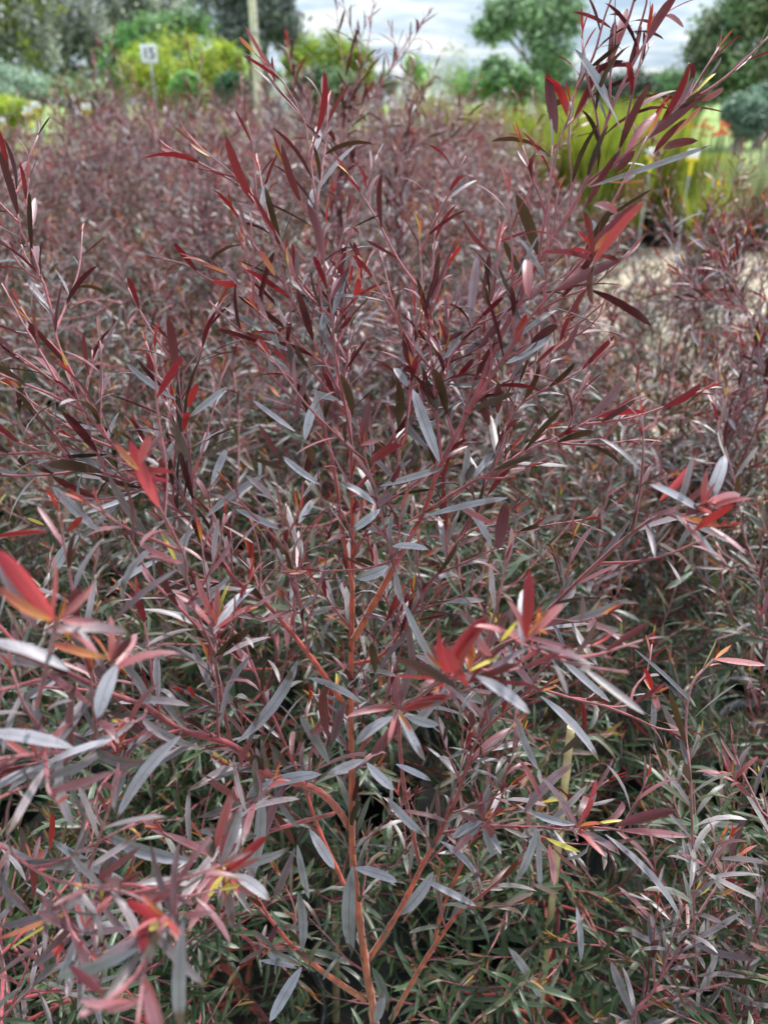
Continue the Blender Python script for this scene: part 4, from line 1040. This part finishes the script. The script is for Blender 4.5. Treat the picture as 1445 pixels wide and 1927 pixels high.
TL = [
(1147,205,1101,85,20,'G',.58),(1148,140,1151,40,16,'R',.58),(1160,85,1182,15,17,'P',.58),(1151,55,1088,15,8,'R',.58,.7),(1211,85,1268,-10,22,'R',.57),
(1252,30,1284,42,10,'P',.57,1.4),(1047,252,1034,140,22,'R',.59),(1066,218,1046,140,20,'r',.59,1.5),(1076,205,1097,112,8,'O',.59),(1011,480,981,362,25,'B',.59),
(1213,262,1328,168,24,'R',.56),(1318,190,1362,172,13,'P',.56),(1290,195,1338,134,8,'Y',.56),(1176,290,1232,192,19,'P',.57),(1233,192,1284,205,6,'O',.57,2.2),
(1230,288,1281,215,16,'R',.57),(1263,258,1322,205,10,'O',.56),(1248,280,1303,264,18,'R',.56,1.2),(1155,325,1194,283,16,'R',.57),(1108,352,1331,270,12,'G',.565),
(1140,342,1210,350,6,'O',.57,1.2),(1103,390,1157,277,16,'R',.58),(1095,485,1190,380,22,'R',.50),(1160,402,1125,380,16,'P',.5,1.8),(985,520,942,462,15,'B',.6),
(980,605,936,500,9,'B',.6),(884,608,899,473,19,'M',.61),(908,550,928,478,13,'R',.61),(810,572,859,452,13,'R',.61),(828,640,837,575,8,'O',.61),(828,650,870,618,12,'R',.61),
(922,475,866,430,9,'R',.6,-.7),(933,475,942,410,8,'P',.6),(940,455,985,432,6,'r',.6,.5),(993,560,1000,488,22,'P',.52,.7),(997,565,1020,520,17,'R',.53),
(1040,548,1165,478,22,'R',.55),(1055,540,1130,487,18,'P',.56),(828,680,888,627,12,'G',.62),(875,668,915,628,15,'M',.62),(900,655,946,612,16,'R',.61),
(952,684,1048,637,17,'G',.6),(962,670,1010,645,16,'R',.6),(968,648,988,592,14,'r',.6),(886,772,970,735,14,'B',.6),(936,778,940,720,17,'R',.61),(921,800,906,765,15,'R',.61),
(1072,603,1090,538,13,'R',.64),(1048,622,1038,587,13,'P',.64),(1063,665,1088,607,13,'R',.64),(1108,787,1181,721,17,'M',.61),(1112,786,1202,755,15,'r',.61),
(823,772,793,705,28,'B',.62),(748,805,754,720,21,'B',.63),(827,870,767,737,25,'G',.60),(767,728,744,688,17,'G',.62),(774,692,747,629,15,'R',.62),(683,850,688,750,18,'R',.58),
(664,785,657,702,17,'B',.62),(678,838,724,824,12,'P',.5),(697,873,748,832,23,'R',.58),(715,915,834,880,14,'G',.59),(800,972,948,939,14,'G',.6),(926,1030,883,936,18,'G',.62),
(936,1035,949,948,25,'R',.6),(930,985,860,963,13,'P',.62,.5),(928,886,1000,860,14,'B',.61),(866,918,895,840,15,'G',.64),(876,906,888,872,17,'B',.63),(892,898,928,846,13,'G',.64),
(930,854,953,814,13,'R',.64),(738,1028,806,1018,17,'G',.6),(731,1065,676,1098,23,'G',.6),(715,958,667,1000,17,'G',.58),(707,950,640,905,17,'G',.58),(710,950,735,928,18,'M',.58),
(333,715,326,594,19,'R',.61),(357,784,423,730,14,'G',.61),(355,767,364,720,15,'r',.61),(357,870,322,790,18,'B',.61),(345,812,352,770,13,'r',.61),(398,912,424,845,16,'G',.62),
(387,975,471,877,16,'G',.62),(332,752,228,693,13,'G',.6),(608,490,606,383,19,'R',.59),(518,518,491,470,14,'O',.6),(556,533,541,468,8,'P',.61),(560,530,555,472,10,'M',.61),
(447,537,404,530,12,'r',.6,-1.4),(428,515,383,490,8,'O',.6),(627,592,652,515,17,'G',.62),(625,562,647,503,10,'R',.61),(667,566,684,527,15,'r',.62),(670,552,678,490,8,'O',.62),
(640,620,661,595,10,'R',.62),(606,622,612,583,15,'G',.62),(524,656,508,608,14,'G',.61),(506,640,463,627,10,'R',.61,-.4),(510,625,551,614,5,'R',.61,-.5),(538,677,515,660,10,'r',.61),
(554,710,544,650,14,'B',.61),(558,790,565,705,13,'R',.61),(638,752,582,740,13,'G',.61),(574,828,585,748,19,'G',.61),(543,770,512,768,12,'R',.6,-1.4),(527,748,505,722,9,'O',.6),
(556,812,475,756,12,'G',.6),(590,873,578,830,19,'B',.6),(602,912,528,868,14,'G',.6),(518,946,466,894,15,'M',.61),(525,863,490,798,12,'R',.61),(540,886,478,860,10,'B',.61),
(562,985,592,936,16,'G',.62),(525,996,447,954,14,'G',.62),(149,1007,90,1080,25,'G',.6),(187,1000,92,917,20,'G',.6),(262,928,162,966,10,'G',.55,-.4),(128,1000,153,972,13,'r',.6),
(84,988,52,975,9,'Y',.6),(304,1052,188,1097,15,'G',.56),(90,1000,-10,1003,11,'r',.55),(432,1087,346,1172,18,'G',.6),(408,1170,363,1090,14,'P',.52),(411,1160,421,1100,8,'Y',.55),
(405,1236,472,1184,20,'B',.56),(335,1062,304,1007,9,'Y',.5),(330,1058,253,1025,13,'P',.46),(265,1028,226,1000,15,'B',.6),(104,1168,2,1030,38,'r',.33),(100,1168,-15,1125,24,'O',.33),
(112,1165,187,1178,18,'P',.34),(130,1262,-15,1180,32,'G',.37),(221,1250,168,1345,34,'G',.40),(205,1240,98,1216,20,'O',.40),(210,1245,250,1200,17,'R',.40),(115,1272,54,1303,18,'G',.5),
(340,1385,190,1500,28,'G',.46),(140,1408,-15,1362,28,'G',.40),(212,1172,305,1058,13,'M',.42),(447,1397,577,1275,25,'G',.60,-.5),(680,1322,587,1258,16,'G',.66),(706,1267,701,1211,16,'B',.66),
(706,1065,670,1045,12,'B',.64),(833,1275,755,1142,15,'G',.5,.7),(780,1278,768,1166,16,'M',.55),(715,1258,762,1172,13,'M',.6),(618,1388,593,1295,21,'R',.62),(612,1372,583,1382,12,'P',.62,1.3),
(625,1400,652,1325,20,'M',.64),(620,1438,575,1345,20,'G',.65),(483,1485,595,1444,24,'G',.62),(686,1430,618,1454,20,'G',.56),(690,1435,738,1492,19,'G',.57),(745,1438,810,1468,14,'G',.58),
(664,1630,645,1787,31,'G',.70,.4),(668,1634,745,1650,20,'G',.70),(728,1500,785,1580,18,'G',.7),(828,1583,913,1645,18,'G',.72),(800,1657,893,1697,14,'G',.75),(750,1722,825,1660,25,'G',.78),
(582,1560,627,1636,22,'G',.7),(560,1590,574,1690,16,'G',.7),(556,1595,530,1692,16,'M',.7),(553,1590,527,1527,16,'R',.7),(490,1480,508,1675,25,'G',.6),(567,1792,588,1678,20,'G',.74),
(568,1820,505,1923,25,'G',.74),(502,1793,562,1820,20,'G',.72),(500,1792,518,1740,12,'R',.72),(496,1795,498,1770,9,'O',.72),(700,1820,745,1895,20,'g',.78),(707,1925,723,1870,20,'G',.75),
(906,1545,848,1568,19,'G',.72),(905,1550,865,1590,16,'G',.72),(908,1550,932,1612,16,'G',.72),(908,1542,897,1492,14,'R',.72),(912,1540,925,1518,8,'O',.72),(912,1540,985,1520,7,'O',.72),(910,1548,935,1578,14,'P',.71),
(1017,1310,1140,1403,18,'G',.6),(1081,1551,1000,1543,16,'G',.63),(1090,1552,1134,1480,12,'r',.63,-.6),(1156,1555,1266,1510,20,'R',.62),(1164,1562,1292,1573,14,'P',.62,.4),
(1118,1552,1170,1541,8,'Y',.63),(1138,1570,1290,1712,17,'G',.62,.6),(1028,1578,1090,1605,11,'Y',.64),(1032,1585,1046,1668,14,'P',.64),(1040,1595,1090,1650,8,'P',.64),(1010,1558,987,1668,16,'G',.65),
(1014,1560,1010,1670,12,'G',.65),(985,1530,1064,1432,22,'M',.66),(1018,1502,976,1438,12,'P',.66),(1017,1510,1060,1500,7,'Y',.66),(1013,1449,953,1355,16,'G',.66),(1055,1420,1107,1365,14,'B',.67),
(1375,1458,1320,1456,11,'G',.75),(1379,1462,1365,1433,12,'r',.75),(1380,1465,1408,1506,12,'P',.75),(1228,1305,1222,1255,10,'r',.68),(1227,1303,1211,1270,8,'O',.68),(1229,1306,1238,1336,14,'P',.68),
(1230,1304,1252,1287,8,'P',.68),(1228,1310,1228,1372,14,'G',.69),(1245,1325,1285,1400,14,'G',.7),(1194,1222,1311,1313,8,'G',.66),(1050,1235,1141,1318,16,'G',.62),(1341,1240,1439,1249,14,'P',.62),
(1307,1687,1340,1667,9,'Y',.74),(1306,1683,1326,1648,6,'Y',.74),(1356,1687,1398,1658,10,'O',.74),(1372,1615,1390,1535,14,'M',.74),(1300,1775,1418,1820,14,'M',.76,.6),(1190,1910,1140,1795,18,'G',.8),
(1092,1810,1097,1715,13,'G',.84),(1020,1890,977,1770,18,'G',.84),
(739,1349,669,1394,24,'G',.5),(749,1336,735,1270,20,'R',.5),(756,1336,839,1311,20,'r',.5),(752,1356,709,1428,23,'R',.5),(763,1346,822,1374,19,'G',.5),(839,1263,905,1152,32,'r',.42),
(835,1265,790,1290,15,'P',.43),(884,1262,940,1236,10,'Y',.42),(940,1208,973,1170,9,'Y',.41),(990,1200,998,1075,26,'r',.40),(895,1272,1005,1330,27,'G',.42),(925,1235,888,1200,19,'P',.42),
(880,1285,975,1250,17,'R',.43),(870,1290,1000,1215,12,'M',.44),(1240,943,1318,870,16,'r',.5),(1330,945,1400,930,24,'P',.46),(1290,970,1342,935,22,'R',.47),(1305,1000,1378,945,20,'r',.46),
(300,955,247,835,28,'r',.43),(262,885,213,838,16,'O',.43),(262,875,282,812,20,'P',.43),(311,1727,240,1702,21,'r',.37),(340,1722,400,1718,17,'R',.37),(345,1728,330,1932,29,'G',.37),
(320,1735,280,1738,24,'Y',.37),(266,1782,97,1865,26,'G',.35),(196,1870,133,1820,19,'R',.34,-.5),(262,1885,150,1905,18,'P',.33),(275,1840,300,1935,19,'P',.34),(430,1640,498,1562,20,'r',.46),
(422,1645,391,1685,14,'Y',.46),(425,1648,433,1683,10,'Y',.46),(440,1645,510,1680,24,'G',.47),(418,1640,445,1740,19,'M',.47),(405,1600,430,1490,19,'P',.48),(400,1615,395,1575,22,'B',.47),
(370,1620,180,1605,28,'G',.47),(240,1658,90,1608,18,'G',.52),(188,1660,198,1632,12,'r',.5),(95,1600,105,1522,12,'r',.6),(62,1637,28,1567,16,'B',.6),(62,1690,72,1625,15,'R',.55),
(130,1715,-5,1775,12,'O',.46),(130,1718,5,1783,6,'Y',.46),(120,1712,0,1760,17,'M',.47),(160,1740,103,1860,16,'G',.47),
]
def add_traced(t, lv, org):
    bx, by, tx, ty, wpx, kd, d = t[:7]; curl = t[7] if len(t) > 7 else rh.uniform(-.35, .6)
    b = P(bx, by, d); q = P(tx, ty, d * (1 + rh.uniform(-.03, .02)))
    D = q - b; L = np.linalg.norm(D); D = D / L
    toc = norm(CP - b); toc = norm(toc - (toc @ D) * D); side = np.cross(D, toc)
    sgn = KIND[kd][4]
    a = rh.uniform(-.5, .5)
    nn = sgn * (math.cos(a) * toc + math.sin(a) * side)
    if sgn > 0: nn = nn + np.array((0, 0, .35))
    if abs(curl) > .35:
        L *= 1 + .12 * abs(curl); D = norm(D + math.tan(min(.9, abs(curl) * .35)) * math.copysign(1, curl) * norm(nn - (nn @ D) * D))
    W = wpx / F * d * (.78 if kd in 'YO' else .90)
    jt = rh.uniform(.85, 1.15)
    c = [np.array(v) * jt for v in KIND[kd][:4]]
    lv.add(b - org, D, nn, L, W, curl, rh.uniform(.05, .5), rh.normal(0, .22), .5, 1, c)

other = lambda t: t[0] > 1180 and t[6] >= .74
for t in TL:
    if not other(t): add_traced(t, HL, np.zeros(3))

WH = [(107, 1168, .34), (209, 1244, .40), (311, 1727, .37), (424, 1642, .465), (190, 1700, .48), (160, 1740, .46), (749, 1340, .5), (839, 1264, .42), (884, 1260, .43), (990, 1194, .41),
      (262, 888, .44), (1115, 470, .48), (1325, 950, .46), (1295, 975, .47), (408, 1170, .52), (1090, 1553, .63), (909, 1546, .72), (498, 1793, .72), (60, 1640, .58), (225, 1400, .5), (69, 1419, .42), (1378, 1460, .74)]
for (px, py, d) in WH:
    b = P(px, py, d); ax = norm(rh.normal(0, .5, 3) + np.array((0, 0, .8))); az = rh.rand() * 6.28
    for i in range(9):
        u = i / 8; az += 2.4
        x_ = norm(np.cross(ax, (.3, .9, .1))); y_ = np.cross(ax, x_)
        o = math.cos(az) * x_ + math.sin(az) * y_
        th = math.radians(20 + 50 * u) * rh.uniform(.8, 1.2)
        L = .05 * (.35 + .55 * u) * rh.uniform(.8, 1.1)
        D = math.cos(th) * ax + math.sin(th) * o
        if D @ norm(CP - b) > .75: continue
        HL.add(b - ax * .012 * u, D, -o * math.cos(th) + ax * math.sin(th) + rh.normal(0, .25, 3), L, L / rh.uniform(5.5, 8), rh.uniform(-.1, .8), rh.uniform(.2, .6), rh.normal(0, .3), .04 + .42 * u, 1.0, [np.array(v) * rh.uniform(.8, 1.15) for v in KIND[rh.choice(list(('OrPO', 'rPRr', 'MPGM')[i // 3]))][:4]])
A = HL.arrays(rh)
A['B'] = A['B'] - ORG
# keep the lens clear
z = (A['B'] + ORG - CP) @ FW
zw = A['B'][:, 2]; q = rh.rand(len(zw))
pxy = [project(v + ORG) for v in A['B']]
fg = np.array([(q_[0] < 540 and q_[1] > 1000) or (q_[1] > 1120 and 700 < q_[0] < 1100) for q_ in pxy])
keep = (((z > .42) | (fg & (z > .31))) & ~((zw > 1.3) & (q < .42)) & ~((zw > 1.12) & (q < .22))) | A['fixed']
A = subset(A, keep)
print('tall shrub leaves', len(A['B']), 'traced', int(A['fixed'].sum()))
rest = leaf_objects(A, hero, 300, ORG)
tag(link(bpy.data.objects.new('foliage', leaves_mesh('foliage', rest, T7, W7, 3)), hero), kind='stuff')

# ------------------------------------------------------------------ near shrubs, each grown on its own
NEAR = [
    # x, y, H, seed, label
    (.43, .50, .80, 301, 'low grey-green shrub at the bottom right corner, right of the bamboo stake'),
    (-.44, .46, .74, 302, 'low grey-green shrub at the bottom left corner under the blurred twigs'),
    (.235, .62, .60, 321, 'short green-tinged shrub low down between the orange trunk and the bamboo stake'),
    (-.21, .68, .62, 322, 'short green-tinged shrub low down left of the orange trunk'),
    (.20, .92, .86, 303, 'shrub standing just behind the upright bamboo stake'),
    (-.22, .96, .86, 304, 'shrub behind the tall one, left of its orange trunk'),
    (.64, .88, .96, 305, 'shrub at the right frame edge level with the sharp grey leaves'),
    (-.66, .86, .94, 306, 'shrub at the left frame edge behind the reaching red twigs'),
    (-.02, 1.24, .92, 307, 'shrub directly behind the tall central one in the second row back'),
    (.42, 1.24, .98, 308, 'shrub behind the tall one to the right, below the thick red branches'),
    (-.44, 1.24, .98, 309, 'shrub behind the tall one to the left, with upright mauve sprigs'),
    (.86, 1.26, 1.06, 310, 'shrub right of the sharp one, reaching towards the gravel'),
    (-.88, 1.26, 1.05, 311, 'shrub at the left edge in the third row back'),
]
EXTRA = {301: [([(1194, 1927), (1224, 1871), (1262, 1811), (1300, 1743), (1353, 1660), (1390, 1607)], .78, 9), ([(1194, 1917), (1315, 1864), (1445, 1834), (1500, 1815)], .82, 9),
               ([(1300, 1500), (1290, 1380), (1300, 1290), (1341, 1242)], .66, 4), ([(1455, 1600), (1428, 1520), (1390, 1441), (1378, 1400)], .75, 6)],
         305: [([(1440, 1150), (1400, 1010), (1380, 900), (1350, 800), (1345, 700)], 1.05, 5)],
         308: [([(1120, 1060), (1150, 900), (1185, 780), (1200, 700)], 1.2, 5)],
         309: [([(330, 1000), (325, 850), (310, 720), (300, 620)], 1.25, 6), ([(440, 980), (450, 800), (440, 700)], 1.25, 5)]}
for (x, y, H, seed, lab) in NEAR:
    tb, lv = grow(seed, H=H, base=.22, spread=.36, nprim=25, leaf=.050, glo=.64, ghi=1.14, spacing=.0115, sides=6, bstart=.12)
    org = np.array((x, y, 0)); rn = np.random.RandomState(seed + 5)
    for pts, d, w0 in EXTRA.get(seed, []):
        W3 = [P(px, py, d) - org for px, py in pts]
        path, Lt = resample([(0, 0, .24), W3[0] * .55 + (0, 0, .08)] + W3, .01); m = len(path)
        tb.add(path, np.linspace(w0 / 2 / F * d, .0011, m), [stem_colour(.8 * (1 - q / m)) for q in range(m)], 8)
        leafy(lv, path, rn, start=.35, spacing=.014, Lm=.05, g=lambda z: .8)
        for q in range(4):
            jj = int(m * rn.uniform(.4, .9)); o_ = norm(rn.normal(0, 1, 3)); tt = norm(path[jj + 1] - path[jj])
            pp, _ = resample([path[jj], path[jj] + norm(tt + o_) * .04, path[jj] + norm(tt + .8 * o_) * .08 + (0, 0, .01)], .01)
            tb.add(pp, np.linspace(.0012, .0006, len(pp)), [stem_colour(.3)] * len(pp), 6)
            leafy(lv, pp, rn, start=.1, spacing=.011, Lm=.045, g=lambda z: .8, tip_len=.03)
    if seed == 301:
        for t in TL:
            if other(t): add_traced(t, lv, org)
    A = lv.arrays(np.random.RandomState(seed))
    root = empty('burgundy_shrub', (x, y, 0)); tag(root, lab, 'shrub', FIELD)
    put_pot(root); tb.obj('stem', M_STEM, root)
    rest = leaf_objects(A, root, 240, org)
    tag(link(bpy.data.objects.new('foliage', leaves_mesh('foliage', rest, T5, W5, 3)), root), kind='stuff')

# ------------------------------------------------------------------ tall pale sprigs standing above the block, on shrubs of their own
def sprig_shrub(x, y, H, seed, label, stems, d, Lm=.045):
    tb, lv = grow(seed, H=H, base=.22, spread=.33, nprim=15, leaf=.048, glo=.40, ghi=.86, spacing=.0125, sides=6)
    r = np.random.RandomState(seed + 1); org = np.array((x, y, 0))
    for pts in stems:
        W3 = [P(px, py, d * (1 + .0)) - org for px, py in pts]
        low = np.array((x * 0 + r.normal(0, .01), r.normal(0, .01), .3))
        W3 = [low, low * .45 + W3[0] * .55 + (0, 0, -.05)] + W3
        path, Lt = resample(W3, .014); m = len(path)
        tb.add(path, np.linspace(.004, .0009, m), [stem_colour(.85 * (1 - i / m)) for i in range(m)], 6)
        leafy(lv, path, r, start=.5, spacing=.019, Lm=Lm, g=lambda z: 1.0)
        for k in range(int(Lt / (.07 if seed in (405, 406) else .15))):
            j = int(m * r.uniform(.45, .95)); tt = norm(path[min(m - 1, j + 1)] - path[j - 1]); o = norm(r.normal(0, 1, 3))
            d0 = norm(tt + .7 * o); sl = r.uniform(.05, .13)
            pp, _ = resample([path[j], path[j] + d0 * sl * .5, path[j] + d0 * sl + (0, 0, .015)], .012)
            tb.add(pp, np.linspace(.0012, .0006, len(pp)), [stem_colour(.2)] * len(pp), 4)
            leafy(lv, pp, r, start=.1, spacing=.011, Lm=Lm, g=lambda z: 1.0, tip_len=.035)
    A = lv.arrays(r)
    root = empty('burgundy_shrub', (x, y, 0)); tag(root, label, 'shrub', FIELD); put_pot(root); tb.obj('stem', M_STEM, root)
    rest = leaf_objects(A, root, 160, org)
    tag(link(bpy.data.objects.new('foliage', leaves_mesh('foliage', rest, T5, W5, 3)), root), kind='stuff')
def shrub_at(px, d):
    q = P(px, 300, d); return q[0], q[1]
x, y = shrub_at(640, 1.5)
sprig_shrub(x, y, 1.08, 401, 'blurred shrub behind the centre whose pale sprigs rise against the sky', [
    [(625, 430), (640, 300), (655, 190), (640, 90), (632, 0)], [(635, 330), (665, 200), (690, 100), (704, 0)], [(640, 320), (690, 200), (735, 130), (770, 70)],
    [(640, 350), (590, 260), (560, 180), (540, 90)]], 1.5)
x, y = shrub_at(780, 1.75)
sprig_shrub(x, y, 1.1, 402, 'blurred shrub right of centre with two forked pale sprigs', [
    [(735, 430), (755, 300), (775, 200), (770, 110)], [(745, 330), (790, 200), (830, 100)], [(760, 330), (840, 240), (900, 150)]], 1.75)
x, y = shrub_at(1010, 1.9)
sprig_shrub(x, y, 1.05, 403, 'blurred shrub behind the tall right-hand spray', [
    [(990, 430), (1000, 330), (1010, 230), (1000, 170)], [(1000, 350), (1060, 270), (1105, 190)]], 1.9)
x, y = shrub_at(400, 2.2)
sprig_shrub(x, y, 1.12, 404, 'blurred shrub left of centre with a red-tipped sprig below the dome shrub', [
    [(380, 400), (370, 300), (372, 200), (380, 110)], [(390, 380), (430, 280), (455, 190), (450, 120)], [(370, 380), (300, 280), (285, 200)]], 2.2)
x, y = shrub_at(1380, 1.25)
sprig_shrub(x, y, .95, 405, 'shrub at the right edge whose arching sprigs cross the gravel', [
    [(1440, 760), (1429, 684), (1403, 586), (1371, 500), (1345, 430)], [(1400, 760), (1365, 800), (1352, 700), (1345, 640)], [(1445, 600), (1470, 480), (1440, 380)],
    [(1420, 640), (1330, 560), (1240, 480)]], 1.25)
x, y = shrub_at(1350, 2.4)
sprig_shrub(x, y, .9, 406, 'sparse arching shrub in front of the black pots on the right', [
    [(1330, 520), (1350, 420), (1400, 320), (1440, 250)], [(1300, 500), (1260, 420), (1240, 340), (1225, 270)], [(1320, 500), (1400, 420), (1450, 370)], [(1290, 480), (1330, 400), (1360, 330)]], 2.4)

# ------------------------------------------------------------------ bamboo stakes
def stake(p0, p1, wpx, label):
    (ax, ay, ad), (bx, by, bd) = p0, p1
    a, b = P(ax, ay, ad), P(bx, by, bd)
    D = norm(a - b); L = (a[2] - .0) / D[2]
    base = a - D * L
    root = empty('bamboo_stake', tuple(base)); tag(root, label, 'stake', 'bamboo stakes among the stems')
    root.rotation_euler = Vector(D).to_track_quat('Z', 'Y').to_euler()
    rr = wpx / 2 / F * ad
    prof = []; nz = 0
    nodes = np.arange(.11, L, .17)
    for z_ in np.linspace(0, L, 80):
        k = max([math.exp(-((z_ - n) / .006) ** 2) for n in nodes])
        prof.append((rr * (1 + .16 * k), z_))
    prof += [(rr * .62, L), (rr * .6, L - .02), (.0005, L - .021)]
    V, Fq = lathe(prof, 24)
    part('cane', mesh_np('cane', V, [Fq], M_BAMBOO, smooth=False), root)
stake((1074, 1368, .84), (1052, 1570, .90), 15, 'upright bamboo stake with a cut hollow top, right of the tall shrub')
stake((632, 1560, 1.22), (632, 1690, 1.27), 15, 'bamboo stake half hidden just left of the orange trunk')
stake((925, 1120, 1.2), (922, 1200, 1.22), 12, 'thin pale stake hidden deep among leaves right of centre')

# things that share a look are told apart by their place, counted from the left
from collections import defaultdict
bpy.context.view_layer.update()
by = defaultdict(list)
for o in COL.objects:
    if o.parent is None and o.get('label') and 'massed rows' not in o['label']:
        by[o['label']].append(o)
ORD = ['leftmost', 'second', 'third', 'fourth', 'fifth', 'sixth', 'seventh', 'eighth', 'ninth', 'tenth', 'eleventh', 'twelfth']
for lab, os_ in by.items():
    if len(os_) < 2 or len(os_) > 12: continue
    os_.sort(key=lambda o: project((o.location.x, o.location.y, .9))[0])
    for i, o in enumerate(os_):
        tail = 'leftmost' if i == 0 else ('rightmost' if i == len(os_) - 1 else ORD[i] + ' from left')
        new = lab + ', ' + tail
        if len(new.split()) <= 16: o['label'] = new
